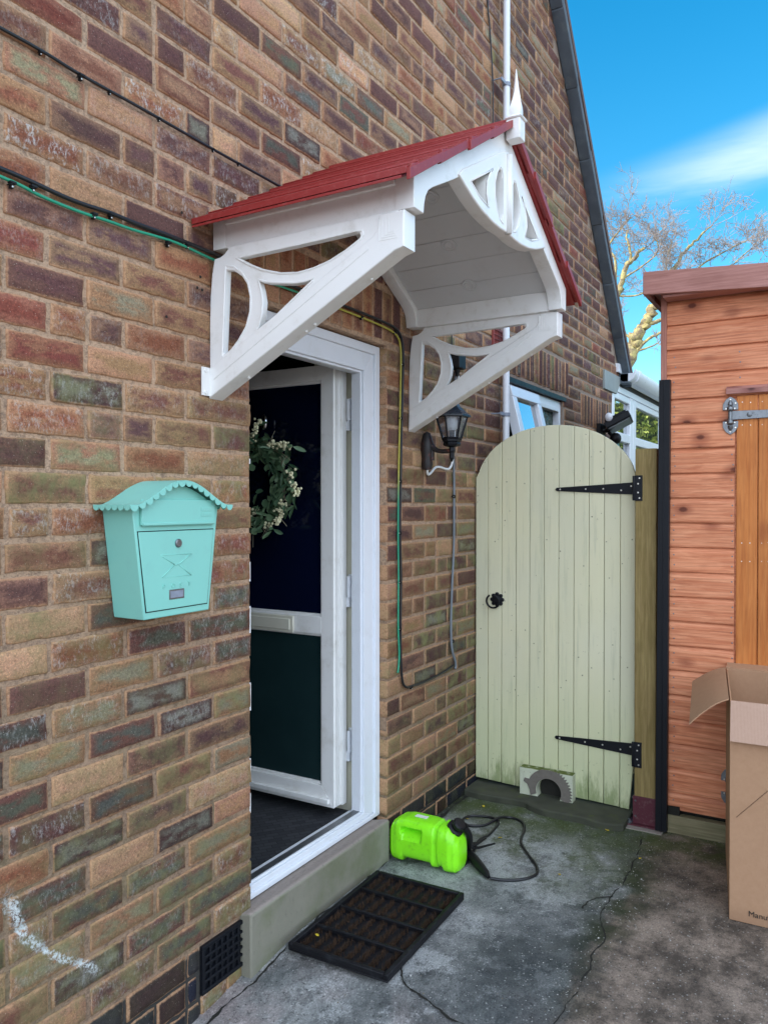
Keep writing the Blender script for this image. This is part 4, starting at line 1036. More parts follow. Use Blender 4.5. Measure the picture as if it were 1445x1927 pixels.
mb.build('bulb', [M_black, M_bulb], ln, smooth='auto')
mb = MB(); mb.lathe([(.070, 1.853), (.085, 1.849), (.083, 1.857), (.058, 1.876), (.036, 1.898), (.026, 1.918), (.020, 1.922), (.014, 1.935), (.018, 1.944), (.003, 1.962)], LC, (0, 0, 1), 6)
mb.build('lantern_roof', simple('lantern_black', (.02, .024, .03), .28, .2, 10, .1), ln)

mb = MB(); mb.box(3.42, 3.50, -.058, -.001, 2.115, 2.205); jb = mb.build('junction_box', M_blackplastic, None, bevel=.004)
tag(jb, 'black square junction box on the wall above the lantern', 'junction box')
mb = MB(); mb.lathe([(.014, 0), (.014, -.012), (.010, -.02), (.010, -.032)], (3.46, -.03, 2.114), (0, 0, 1), 10); mb.build('cable_gland', M_blackplastic, jb, smooth='auto')
mb = MB(); mb.box(3.4185, 3.419, -.05, -.008, 2.13, 2.19); 

def cable(name, pts, r, mat, label, cat='cable', k=6, n=8, smooth=True):
    mb = MB(); mb.tube(smoothpts(pts, k), r, n); o = mb.build(name, mat, None, smooth=True); return tag(o, label, cat)
YW = -.008
CB = [(-.5, YW, 2.50), (.4, YW, 2.51), (1.10, YW, 2.534), (1.31, YW, 2.530), (1.516, YW, 2.531), (1.786, YW, 2.529), (2.12, YW, 2.530), (2.6, YW, 2.535), (3.2, YW, 2.55), (3.7, YW, 2.56), (3.90, YW, 2.62), (3.945, YW, 2.8), (3.948, YW, 3.2), (3.952, YW, 3.62), (3.94, YW, 3.8), (3.905, YW, 4.0), (3.87, YW, 4.25), (3.84, YW, 5.6)]
cable('aerial_cable', CB, .0042, M_flexb, 'thin black cable pinned across the upper brickwork and disappearing behind the red canopy roof')
mains = [(-.5, 2.205), (.4, 2.21), (.8, 2.212), (1.096, 2.218), (1.278, 2.210), (1.40, 2.2155), (1.478, 2.2145), (1.63, 2.2175), (1.785, 2.2155), (2.0, 2.208), (2.2, 2.212), (2.40, 2.213), (2.60, 2.214), (2.78, 2.212), (2.88, 2.206), (2.930, 2.185), (2.954, 2.14), (2.956, 2.05), (2.944, 1.80), (2.935, 1.55), (2.930, 1.34), (2.938, 1.15), (2.934, .95), (2.938, .80), (2.952, .70), (2.99, .668), (3.03, .664), (3.10, .660), (3.18, .660), (3.3, .664), (3.40, .672), (3.46, .680)]
cable('mains_cable', [(x, -.0105, z) for x, z in mains], .0058, M_flexb, 'thick black cable running over the doorway and looping down the wall left of the gate')
earth = [(-.5, 2.19), (.4, 2.196), (.8, 2.197), (1.096, 2.200), (1.20, 2.191), (1.30, 2.1885), (1.40, 2.193), (1.478, 2.195), (1.63, 2.205), (1.785, 2.198), (2.0, 2.193), (2.2, 2.197), (2.40, 2.196), (2.60, 2.196), (2.77, 2.193), (2.865, 2.186), (2.913, 2.170), (2.935, 2.13), (2.938, 2.05), (2.928, 1.80), (2.918, 1.58), (2.914, 1.34), (2.918, 1.15), (2.915, .95), (2.924, .83), (2.920, .78), (2.912, .745)]
cable('earth_wire', [(x, -.0095, z) for x, z in earth], .0042, M_earth, 'green and yellow earth wire clipped beside the black cable over and down past the door', 'wire')
grey = [(3.462, -.02, 2.085), (3.462, -.018, 2.04), (3.452, -.012, 1.95), (3.452, -.0105, 1.80), (3.464, -.0105, 1.60), (3.465, -.0105, 1.40), (3.462, -.0105, 1.25), (3.442, -.0105, 1.05), (3.432, -.0105, .90), (3.436, -.0105, .80), (3.450, -.0105, .745), (3.478, -.0105, .70), (3.486, -.0105, .672), (3.478, -.0105, .66)]
cable('grey_cable', grey, .0062, M_flexg, 'grey cable hanging straight down the wall from the junction box past the lantern')
cable('white_flex', [(3.165, -.022, 1.628), (3.168, -.018, 1.606), (3.19, -.014, 1.598), (3.222, -.013, 1.612), (3.26, -.012, 1.632), (3.31, -.012, 1.636), (3.37, -.012, 1.630), (3.41, -.014, 1.636), (3.434, -.016, 1.668), (3.440, -.02, 1.74), (3.452, -.02, 1.86), (3.458, -.02, 1.96), (3.470, -.022, 2.03), (3.474, -.03, 2.085)], .0058, M_flexw, 'white flex curling from the foot of the lantern bracket up to the junction box', 'flex')
cable('black_feed_wire', [(3.44, -.01, 2.205), (3.437, -.01, 2.40), (3.43, -.01, 2.75), (3.43, -.01, 3.1)], .0035, M_flexb, 'thin black wire dropping down the wall into the top of the junction box', 'wire')
# cable clips
def clip_proto():
    mb = MB(); mb.tube([(-.009, 0, -.007), (-.009, -.013, -.007), (-.004, -.020, -.007)], .0022, 5); mb.box(-.010, .010, -.019, -.003, -.0035, .0035); mb.cur = 1; mb.lathe([(.0032, 0), (.0032, .002)], (0, -.012, -.0115), (0, -1, 0), 8); mb.cur = 0; mb.box(-.0045, .0045, -.012, 0, -.016, -.005)
    return mb.build('cable_clip', [M_blackplastic, M_brass], None, bevel=.0008, seg=1)
cp = clip_proto()
clip_lab = ['on the lower cables nearest the left edge', 'second from the left edge on the lower pair of cables', 'on the green wire left of the canopy foot, third along', 'on the black cable above the green wire, fourth along', 'below the green wire nearly under the roof tip', 'on the black cable just left of the canopy beam', 'seen through the near canopy bracket', 'over the middle of the doorway on the yellow wire', 'at the bend beside the door frame head', 'just below the bend, right of the door frame head', 'level with the top hinge of the open door', 'level with the wreath, on the yellow wire', 'between wreath and letterbox height, on the yellow wire', 'at letterbox height where the wire turns green', 'on the last stretch of green wire above its cut end', 'at the bottom corner of the hanging black loop',
            'first from the left on the thin upper cable', 'second from the left on the thin upper cable', 'third from the left on the thin upper cable', 'in the middle of the thin upper cable', 'fifth along the thin upper cable', 'last before the red roof on the thin upper cable', 'on the grey cable at gate arch height', 'low on the grey cable above its bottom loop']
clips = [(1.122, 2.195, 0), (1.176, 2.205, 0), (1.349, 2.196, 0), (1.402, 2.212, 0), (1.60, 2.196, 0), (1.176 + .5, 2.212, 0), (2.30, 2.196, 0), (2.62, 2.198, 0), (2.885, 2.188, 45), (2.950, 2.06, 90), (2.938, 1.83, 90), (2.93, 1.56, 90), (2.926, 1.34, 90), (2.927, 1.13, 90), (2.927, .93, 90), (3.03, .664, 0),
         (1.199, 2.530, 0), (1.311, 2.526, 0), (1.401, 2.527, 0), (1.57, 2.529, 0), (1.786, 2.528, 0), (1.90, 2.528, 0), (3.462, 1.5, 90), (3.45, .80, 90)]
for i, (x, z, a) in enumerate(clips):
    o = cp if i == 0 else cp.copy()
    if i: C.objects.link(o)
    o.location = (x, -.004, z); o.rotation_euler = (0, R(a), 0)
    o.scale = (.78, .8, .78)
    if abs(z - 2.529) < .003: o.scale = (.5, .6, .5)
    tag(o, 'black cable clip ' + clip_lab[i], 'cable clip', 'black cable clips along the wall cables')

# soil pipe
pp = thing('downpipe', 'tall white plastic pipe running up the gable wall behind the canopy', 'pipe', (4.03, -.05, 0))
mb = MB(); mb.tube([(4.035, -.052, -.1), (4.035, -.052, 2.6), (4.035, -.052, 6.3)], .0185, 20); mb.build('pipe', M_white2, pp, smooth='auto')
for z in (3.735, 1.95):
    mb = MB(); mb.lathe([(.0225, -.010), (.0225, .010)], (4.035, -.052, z), (0, 0, 1), 20); mb.box(3.955, 4.014, -.058, -.050, z - .009, z + .009); mb.tube([(3.952, -.054, z), (3.952, 0, z)], .004, 6)
    mb.build('pipe_clip', M_grey, pp, bevel=.001)
pp2 = MB(); pp2.tube([(4.082, -.025, -.1), (4.082, -.025, 2.25)], .010, 14)
tag(pp2.build('overflow_pipe', M_white2, None, smooth='auto'), 'thin white pipe standing between the tall pipe and the tilted window', 'pipe')

# floodlight at the far corner
fd = thing('floodlight', 'small black floodlight with sensor on the far house corner above the gate', 'floodlight', (6.15, 0, 2.05))
Mf = Matrix.Translation((6.14, -.14, 2.09)) @ Matrix.Rotation(R(-28), 4, 'X') @ Matrix.Rotation(R(10), 4, 'Z')
mb = MB(); mb.box(-.14, .14, -.10, .10, -.025, .025, Mf); mb.box(-.12, .12, -.085, .085, .025, .045, Mf); mb.build('lamp_head', M_black, fd, bevel=.006)
mb = MB(); mb.box(-.12, .12, -.085, .085, -.032, -.026, Mf); mb.build('lens', M_steel, fd)
mb = MB(); mb.tube([(6.10, 0, 2.03), (6.12, -.06, 2.03), (6.14, -.13, 2.08)], .018, 8); mb.box(6.02, 6.18, -.03, 0, 1.98, 2.08); mb.sph((6.16, -.11, 1.97), .045, 12, 8); mb.tube([(6.15, -.06, 2.02), (6.16, -.1, 1.98)], .014, 8); mb.build('sensor_arm', M_blackplastic, fd, smooth='auto')
mb = MB(); mb.sph((6.0, -.10, 2.12), 1, 10, 8, (.02, .03, .035)); mb.build('sensor_cap', M_white2, fd, smooth=True)
hr = thing('alarm_disc', 'round teal and white disc-shaped casing beneath the floodlight', 'wall fitting', (6.3, 0, 1.88))
mb = MB(); mb.lathe([(.02, 0), (.085, .005), (.10, .03), (.10, .06), (.08, .08), (.02, .085)], (6.30, -.01, 1.88), (0, -1, 0), 22); mb.build('casing', M_teal, hr, smooth='auto')
mb = MB(); mb.lathe([(.055, .0), (.055, .01), (.045, .012)], (6.195, -.055, 1.88), (-1, 0, 0), 18); mb.build('face_plate', M_white2, hr, smooth='auto')

# ================================================================== CONSERVATORY
cv = thing('conservatory', 'white framed glass conservatory with white gutter behind the gate', 'conservatory', (8, 1, 0))
mb = MB(); x = 6.505; y0, y1 = .0, .07
posts = [(6.505, 6.575), (7.115, 7.225), (7.232, 7.345), (8.60, 8.70), (8.706, 8.80), (9.9, 10.0)]
for a, b in posts: mb.box(a, b, y0, y1, .6, 2.40)
mb.box(6.505, 10, y0 - .004, y1, 2.40, 2.455); mb.box(6.505, 10, y0 + .002, y1, .55, .6)
for a, b in ((6.575, 7.115), (7.345, 8.60), (8.80, 9.9)): mb.box(a, b, y0, y1, 1.995, 2.07); mb.box(a, b, y0 + .006, y1, 2.345, 2.40); mb.box(a, b, y0 + .006, y1, .6, .66)
mb.build('frame', M_white2, cv, bevel=.006)
for a, b in ((6.575, 7.115), (7.345, 8.60), (8.80, 9.9)):
    for c_, d_ in ((.66, 1.995), (2.07, 2.345)):
        mb = MB(); mb.box(a, b, .03, .04, c_, d_); mb.build('glass_pane', M_glass, cv)
mb = MB(); mb.box(6.5, 10, .005, .2, -.1, .55); mb.build('dwarf_wall', M_mortar, cv)
mb = MB(); pr_ = [(-.01, 2.50), (-.03, 2.485), (-.09, 2.485), (-.125, 2.51), (-.14, 2.55), (-.14, 2.585), (-.13, 2.585), (-.12, 2.555), (-.02, 2.555), (-.01, 2.60)]
mb.prism(pr_, 0, 6.70, 10.1); mb.prism([(a * 1.06 + .002, b * 1.0 + (.004 if b > 2.55 else -.006)) for a, b in pr_], 0, 6.82, 6.90)
mb.build('gutter', M_white2, cv, bevel=.004)
mb = MB(); mb.prism([(-.02, 2.56), (.1, 2.57), (2.6, 3.1), (2.6, 3.14), (-.02, 2.63)], 0, 6.62, 10.05); mb.build('roof', M_white2, cv)
mb = MB(); mb.box(6.505, 10, .0, .08, 2.455, 2.50); mb.build('eaves_shadow_strip', M_eaveshade, cv)  # dark strip standing in for the shade under the gutter
mb = MB(); mb.box(6.55, 10, 2.4, 2.5, 0, 2.9); mb.build('back_wall', M_cream, cv)

# ================================================================== GATE
gt = thing('garden_gate', 'cream painted tongue and groove garden gate with rounded top closing the side passage', 'gate', (3.74, -.4, .05))
GX = 3.74
seams = [-.004, -.073, -.146, -.223, -.295, -.369, -.442, -.518, -.591, -.664, -.739, -.808]
def arch(y):
    t = (y + .41) / .395
    return 1.600 + .250 * (max(0, 1 - abs(t) ** 2.15)) ** .62
bot = [.052, .050, .046, .044, .046, .045, .046, .044, .043, .040, .036]
mb = MB()
for i in range(11):
    a, b = seams[i] - .0012, seams[i + 1] + .0012; K = 5
    ys = [a + (b - a) * k / K for k in range(K + 1)]
    if i == 10: outline = [(b + .0 if z_ > .3 else b + .028 * (1 - z_ / .3), z_) for z_ in (bot[i] - .002, .15, .3)] + [(y, arch(y)) for y in reversed(ys)] + [(a, bot[i])]
    else: outline = [(b, bot[i] - .002)] + [(y, arch(y)) for y in reversed(ys)] + [(a, bot[i])]
    dxx = random.Random(i).uniform(-.0012, .0012)
    mb.prism(outline, 0, GX + dxx, GX + .02 + dxx)
mb.build('boards', M_gate, gt, bevel=.0022, seg=2)
mb = MB()
for z in (.25, .95, 1.5): mb.box(GX + .022, GX + .06, -.80, -.01, z - .05, z + .05)
pieces(mb, 'ledge', M_gate, gt)
def strap(zc0, zc1):
    mb = MB(); Y0_, Y1_ = -.432, -.812
    P = [(Y0_, zc0 - .008), (Y1_, zc1 - .029), (Y1_, zc1 + .029), (Y0_, zc0 + .008), (Y0_ + .006, zc0)]
    mb.prism(P, 0, GX - .006, GX - .001)
    o = mb.build('strap_hinge', M_black, gt, bevel=.001)
    mb = MB(); mb.box(3.664, 3.669, -.855, -.822, zc1 - .058, zc1 + .058); mb.tube([(3.668, -.8165, zc1 - .056), (3.668, -.8165, zc1 + .056)], .0065, 10)
    mb.box(3.668, GX - .002, -.8155, -.8125, zc1 - .029, zc1 + .029); mb.build('hinge_plate', M_black, o, bevel=.001)
    mb = MB()
    for t in (.05, .38, .6, .82, .94):
        y = Y0_ + (Y1_ - Y0_) * t; z = zc0 + (zc1 - zc0) * t + (.011 if t == .94 else (-.008 if t == .82 else 0)); mb.lathe([(.0042, 0), (.003, .0018)], (GX - .006, y, z), (-1, 0, 0), 8)
    for dz in (-.045, -.02, .02, .045): mb.lathe([(.004, 0), (.003, .0018)], (3.664, -.842 + (.006 if abs(dz) < .03 else 0), zc1 + dz), (-1, 0, 0), 8)
    for p_ in pieces(mb, 'screw', M_brass, o): sub(p_)
strap(1.535, 1.536); strap(.322, .320)
mb = MB()
mb.lathe([(.030, 0), (.030, .004), (.012, .010), (.012, .018)], (GX - .001, -.124, .978), (-1, 0, 0), 18)
for k in range(8): mb.lathe([(.010, 0), (.010, .005), (.006, .007)], (GX - .001, -.124 + .028 * math.cos(k * .785), .978 + .028 * math.sin(k * .785)), (-1, 0, 0), 10)
mb.tube([(GX - .024 - .004 * math.cos(t), -.108 + .034 * math.cos(t + 1.9), .970 + .034 * math.sin(t + 1.9)) for t in [k * .2856 for k in range(20)]], .0048, 8)
mb.build('ring_latch', M_black, gt, smooth='auto')
# block with the toothed arch round the hole
cx_, cz_, r_in = -.412, .066, .062
arc = [(cx_ + r_in * math.cos(t), cz_ + r_in * math.sin(t)) for t in [math.pi + .45 - (math.pi + .9) * k / 20 for k in range(21)]]
Yl, Yr = -.264, -.530
# outline (Y increasing to the left in the picture): bottom-left corner, over the top, bottom-right, then round the arch
ol = [(Yl, .028), (Yl, .163), (Yr, .163), (Yr, .028), (arc[0][0], .028)] + arc + [(arc[-1][0], .028)]
mb = MB(); mb.prism(ol, 0, GX - .052, GX - .002); bl = mb.build('block', M_block, gt, bevel=.002)
teeth = []
for k in range(61):
    t = -.42 + (math.pi + .75) * k / 60
    R_ = .108 if t > 1.9 else (.118 if k % 2 else .104)
    if t > 2.4: R_ = .108 + (.022 if 2.75 < t < 2.95 else 0) - .014 * max(0, min(1, (t - 2.95) * 4))
    teeth.append((cx_ - R_ * math.cos(t), min(cz_ + R_ * math.sin(t), .171)))
teeth = [(y, z) for y, z in teeth]
inner = [(cx_ - (r_in + .002) * math.cos(t), cz_ + (r_in + .002) * math.sin(t)) for t in [math.pi + .30 - (math.pi + .70) * k / 24 for k in range(25)]]
vsl = teeth + inner
mb = MB(); mb.prism(vsl, 0, GX - .058, GX - .0522); mb.build('toothed_arch', M_raww, gt)
mb = MB(); mb.lathe([(.061, 0), (.061, .001)], (GX - .0006, cx_, cz_), (-1, 0, 0), 24); mb.build('hole', M_soil, gt)

# post
ps_ = thing('gate_post', 'square green-brown timber gate post in a maroon metal shoe', 'post', (3.72, -.865, 0))
mb = MB(); mb.box(3.668, 3.762, -.916, -.822, .02, 1.715); mb.build('timber', M_post, ps_, bevel=.004)
mb = MB(); mb.box(3.662, 3.768, -.920, -.817, .008, .132); mb.box(3.635, 3.795, -.942, -.792, .004, .010); mb.build('shoe', M_maroon, ps_, bevel=.002)
mb = MB()
for y in (-.932, -.805): mb.lathe([(.011, 0), (.011, .008), (.006, .009), (.006, .02)], (3.645, y, .010), (0, 0, 1), 6)
for z in (.04, .11): mb.lathe([(.007, 0), (.007, .006), (.004, .012)], (3.70, -.816, z), (0, 1, 0), 6); mb.lathe([(.005, 0), (.004, .003)], (3.661, -.83, z + .002), (-1, 0, 0), 8)
pieces(mb, 'bolt', M_steel, ps_)
mb = MB(); mb.box(3.60, 3.82, -.955, -.80, -.02, .004); struct(mb.build('concrete_pad', M_step, bevel=.004))
mb = MB(); mb.prism([(-.934, 2.012), (-.981, 2.012), (-.973, .01), (-.924, .01)], 0, 3.622, 3.65)
mb.prism([(-.954, 2.008), (-.958, 2.008), (-.952, .01), (-.948, .01)], 0, 3.6195, 3.6215)
tag(mb.build('steel_post', M_black, None, bevel=.003), 'tall flat black metal post between the gate post and the wooden shed', 'post')

# ================================================================== SHED
sh = thing('garden_shed', 'reddish brown shiplap wooden shed with orange boarded door and strap hinges', 'shed', (4.6, -1.9, 0))
SX = 3.66; SY0, SY1 = -.960, -2.70; BP = .1092; zb0 = .119 - (.1092 - .063)
mb = MB(); dY = -1.243
k = 0; z = .073
while z < 2.36:
    z0_, z1_ = max(z, .119), min(z + BP, 2.40)
    for (ya, yb) in (((SY0, dY + .004),) if z1_ < 1.90 else ((SY0, SY1),)):
        # shiplap profile: rounded nose below, scooped top
        h = z1_ - z0_
        pr_ = [(SX + .012, z0_ + .0), (SX + .001, z0_ + .0), (SX, z0_ + .003), (SX, z1_ - .024), (SX + .004, z1_ - .015), (SX + .009, z1_ - .007), (SX + .0115, z1_ - .0035), (SX + .012, z1_ - .0035)]
        # prism along Y: points are (x,z)
        mb.prism(pr_, 1, ya, yb)
    z += BP; k += 1
mb.build('cladding', M_shed, sh)
mb = MB()
for kx in range(19):
    z = .073 + BP * kx
    for y in (SY0 - .033, dY + .014, ):
        if z > 1.85 and y < -1.1: y = -1.26
        for dz in (.03, .074):
            if z + dz > .13: mb.lathe([(.0034, 0), (.002, .0008)], (SX, y + random.uniform(-.004, .004), z + dz), (-1, 0, 0), 8)
pieces(mb, 'nail', M_steel, sh)
mb = MB(); mb.box(SX - .004, SX + .03, SY0 + .001, SY0 + .026, .11, 2.40); mb.build('corner_board', M_shedtrimz, sh, bevel=.002)
mb = MB(); mb.box(3.672, 5.9, SY1, SY0 + .002, .10, 2.38); mb.build('side_walls', M_shed, sh)
mb = MB()
for (a, b, dx) in ((-1.246, -1.328, 0), (-1.331, -1.425, .0008), (-1.428, -1.52, 0), (-1.523, -1.615, .0008), (-1.618, -1.71, 0), (-1.713, -1.80, .0006)): mb.box(SX - .004 - dx, SX + .014, b, a, .16, 1.925)
dr = mb.build('door', M_sheddoor, sh, bevel=.003)
mb = MB()
for z in (1.895, 1.80, 1.30, 1.22, .75, .40):
    for y in (-1.268, -1.30, -1.345, -1.37, -1.40): mb.lathe([(.0026, 0), (.0016, .0006)], (SX - .0044, y, z + random.uniform(-.003, .003)), (-1, 0, 0), 8)
for p_ in pieces(mb, 'nail', M_brass, dr): sub(p_)
mb = MB(); mb.prism([(SX, 1.936), (SX - .022, 1.932), (SX - .022, 1.955), (SX, 1.968)], 1, -1.205, -1.86); mb.build('drip_board', M_shedtrim, sh, bevel=.002)
def shinge(zc, name='hinge'):
    mb = MB(); x = SX - .004; y = -1.222
    def cup(z, s):
        P = [(y - .031, z - s * .002), (y - .030, z + s * .024), (y - .018, z + s * .044), (y, z + s * .056), (y + .018, z + s * .044), (y + .030, z + s * .024), (y + .031, z - s * .002)]
        mb.prism(P, 0, x - .003, x); mb.lathe([(.008, 0), (.011, .006), (.014, .010), (.014, .020), (.009, .026)], (x - .010, y, z - s * .012), (0, 0, s), 12); mb.lathe([(.011, .004), (.009, .014), (.005, .022), (.001, .026)], (x - .009, y, z + s * .014), (0, 0, s), 12)
    cup(zc + .026, 1); cup(zc - .026, -1); mb.tube([(x - .010, y, zc - .04), (x - .010, y, zc + .04)], .0085, 12)
    o = mb.build(name, M_steel, sh, bevel=.001)
    mb = MB(); mb.prism([(y - .006, zc + .019), (y - .42, zc + .012), (y - .44, zc), (y - .42, zc - .012), (y - .006, zc - .019)], 0, x - .010, x - .005); mb.lathe([(.011, 0), (.010, .003), (.003, .005)], (x - .010, y - .075, zc), (-1, 0, 0), 14); mb.build('strap', M_steel, o, bevel=.001)
    mb = MB()
    for s in (1, -1):
        for yy, zz in ((-.017, .03), (.017, .03), (-.02, .052), (.0, .068)):
            mb.lathe([(.0042, 0), (.003, .002)], (x - .003, y + yy, zc + s * zz), (-1, 0, 0), 8)
    for p_ in pieces(mb, 'screw', M_brass, o): sub(p_)
shinge(1.842); shinge(.248)
mb = MB(); mb.prism([(-.880, 2.378), (-.880, 2.478), (SY1 - .06, 2.350), (SY1 - .06, 2.250)], 0, 3.545, 3.565); mb.build('fascia', M_shedtrim, sh, bevel=.003)
mb = MB(); mb.prism([(-.884, 2.458), (-.884, 2.476), (SY1 - .07, 2.350), (SY1 - .07, 2.332)], 0, 3.568, 6.0); mb.build('roof', M_rooft, sh)
mb = MB(); mb.box(3.566, 6.0, -.902, -.882, 2.378, 2.468); mb.box(3.566, 6.0, -.960, -.904, 2.40, 2.41); mb.box(3.566, 3.66, SY1, -.96, 2.36, 2.37); mb.build('side_fascia', M_shedtrim, sh)
mb = MB(); mb.box(3.655, 3.70, SY1, -.957, -.002, .078); mb.build('bearer', M_bearer, sh, bevel=.004)
mb = MB(); mb.box(3.71, 5.8, SY1, -.97, -.01, .112); mb.box(3.664, 3.712, -1.02, -.962, .078, .12); mb.build('floor_frame', M_soil, sh)

# ================================================================== CARDBOARD BOX
bx = thing('cardboard_box', 'tall open brown cardboard box with raised flaps standing in front of the shed', 'cardboard box', (3.27, -1.6, 0))
F0, F1 = (2.99, -1.303), (3.56, -1.222)      # left front and left back corners
dv = Vector((.080, -.567)).normalized(); Wd = .62; Dv = Vector((F1[0] - F0[0], F1[1] - F0[1]))
Hh = .775; th = .005
dv = Vector((0.02, -1)).normalized()
P00 = Vector(F0); P10 = Vector(F1); P01 = P00 + dv * Wd; P11 = P10 + dv * Wd
def wallp(mb, a, b, z0, z1, t=th):
    d = (b - a).normalized(); n = Vector((-d.y, d.x)) * t
    mb.add([(a.x, a.y, z0), (b.x, b.y, z0), (b.x + n.x, b.y + n.y, z0), (a.x + n.x, a.y + n.y, z0), (a.x, a.y, z1), (b.x, b.y, z1), (b.x + n.x, b.y + n.y, z1), (a.x + n.x, a.y + n.y, z1)], [(0, 1, 2, 3), (4, 5, 6, 7), (0, 1, 5, 4), (1, 2, 6, 5), (2, 3, 7, 6), (3, 0, 4, 7)])
mb = MB(); wallp(mb, P00, P01, .002, Hh); wallp(mb, P10, P00, .002, Hh - .0005); wallp(mb, P11, P10, .002, Hh); wallp(mb, P01, P11, .002, Hh - .0005)
mb.add([(P00.x, P00.y, .003), (P01.x, P01.y, .003), (P11.x, P11.y, .003), (P10.x, P10.y, .003)], [(0, 1, 2, 3)])
mb.build('box_body', M_card, bx, bevel=.0015)
mb = MB(); a = P00 + Vector((-.003, -.003)); b = P01 + Vector((-.003, 0))
mb.add([(a.x, a.y, Hh + .001), (b.x, b.y, Hh + .001), (b.x - .022, b.y, Hh - .135), (a.x - .016, a.y, Hh - .137), (a.x - .005, a.y, Hh + .001), (b.x - .005, b.y, Hh + .001), (b.x - .028, b.y, Hh - .135), (a.x - .022, a.y, Hh - .137)], [(0, 1, 2, 3), (4, 5, 6, 7), (0, 1, 5, 4), (1, 2, 6, 5), (2, 3, 7, 6), (3, 0, 4, 7)])
mb.build('front_flap', M_cardin, bx)
# left flap, bowed
mb = MB(); rows = []
for i in range(7):
    t = i / 6; rows.append([])
    for s_ in range(5):
        u = s_ / 4; base = P00.lerp(P10, u)
        yy = base.y + .004 + .130 * t; zz = Hh - (.104 - .03 * u) * t ** 1.28 + .004 * math.sin(math.pi * t)
        rows[-1].append((base.x - .01 * t * (1 - u), yy, zz))
vs = [p for r_ in rows for p in r_]; vs += [(p[0], p[1], p[2] + .005) for p in vs]; n_ = 35; fs = []
for i in range(6):
    for j in range(4):
        a = i * 5 + j; fs += [(a, a + 1, a + 6, a + 5), (a + n_, a + n_ + 5, a + n_ + 6, a + n_ + 1)]
for i in range(6):
    for j in (0, 4): a = i * 5 + j; fs.append((a, a + 5, a + 5 + n_, a + n_))
for j in range(4):
    for i in (0, 6): a = i * 5 + j; fs.append((a, a + 1, a + 1 + n_, a + n_))
mb.add(vs, fs); mb.build('side_flap', M_card, bx, smooth='auto')
mb = MB(); a, b = P10, P11
mb.add([(a.x, a.y, Hh), (b.x, b.y, Hh), (b.x + .13, b.y, Hh + .01), (a.x + .12, a.y + .01, Hh + .004), (a.x, a.y, Hh + .005), (b.x, b.y, Hh + .005), (b.x + .13, b.y, Hh + .015), (a.x + .12, a.y + .01, Hh + .009)], [(0, 1, 2, 3), (4, 5, 6, 7), (0, 1, 5, 4), (1, 2, 6, 5), (2, 3, 7, 6), (3, 0, 4, 7)])
mb.build('back_flap', M_card, bx)
me = text_mesh("Manuf", .0275, .0003); me.transform(Matrix.Translation((2.9885, -1.364, .030)) @ Matrix.Rotation(R(-89), 4, 'Z') @ Matrix.Rotation(R(90), 4, 'X')); me.materials.clear(); me.materials.append(M_ink); link('printed_lettering', me, bx)
mb = MB(); mb.tube([(2.9895, -1.325, .367), (2.9905, -1.425, .479)], .0012, 4); mb.build('score_line', simple('score', (.16, .09, .05), .9), bx)

# ================================================================== DOORMAT
mt = thing('doormat', 'black rubber doormat with rows of brown coir bristles by the concrete step', 'doormat', (2.35, -.26, 0))
Mm = Matrix.Translation((2.345, -.264, .004)) @ Matrix.Rotation(R(1.2), 4, 'Z'); LM, WM = .585, .372
mb = MB(); rim = .016
def mbox(x0, x1, y0, y1, z0, z1): mb.box(x0, x1, y0, y1, z0, z1, Mm)
mbox(-LM / 2, LM / 2, -WM / 2, WM / 2, 0, .007)
mbox(-LM / 2, LM / 2, -WM / 2, -WM / 2 + rim, .0065, .026); mbox(-LM / 2, LM / 2, WM / 2 - rim, WM / 2, .0065, .026)
mbox(-LM / 2, -LM / 2 + rim, -WM / 2 + rim, WM / 2 - rim, .0065, .0262); mbox(LM / 2 - rim, LM / 2, -WM / 2 + rim, WM / 2 - rim, .0065, .0262)
for i in range(1, 4): x = -LM / 2 + LM * i / 4; mbox(x - .006, x + .006, -WM / 2 + rim, WM / 2 - rim, .0065, .0235)
mb.build('rubber_frame', M_rubber, mt, bevel=.003)
mb = MB(); rnd = random.Random(8)
for i in range(4):
    for j in range(8):
        xa_, xb_ = -LM / 2 + LM * i / 4 + .012, -LM / 2 + LM * (i + 1) / 4 - .012; yc = -WM / 2 + rim + (WM - 2 * rim) * (j + .5) / 8
        for k in range(170):
            x = rnd.uniform(xa_, xb_); y = yc + rnd.gauss(0, .0058); h = rnd.uniform(.021, .031) - abs(y - yc) * .5
            p = Vector((x, y, .006)); t_ = p + Vector((rnd.gauss(0, .0035), rnd.gauss(0, .0035), h - .006)); w_ = Vector((rnd.uniform(-1, 1), rnd.uniform(-1, 1), 0)).normalized() * .0013
            mb.add([Mm @ (p + w_), Mm @ (p - w_), Mm @ t_], [(0, 1, 2)])
mb.build('bristles', M_bristle, mt, fix=False)

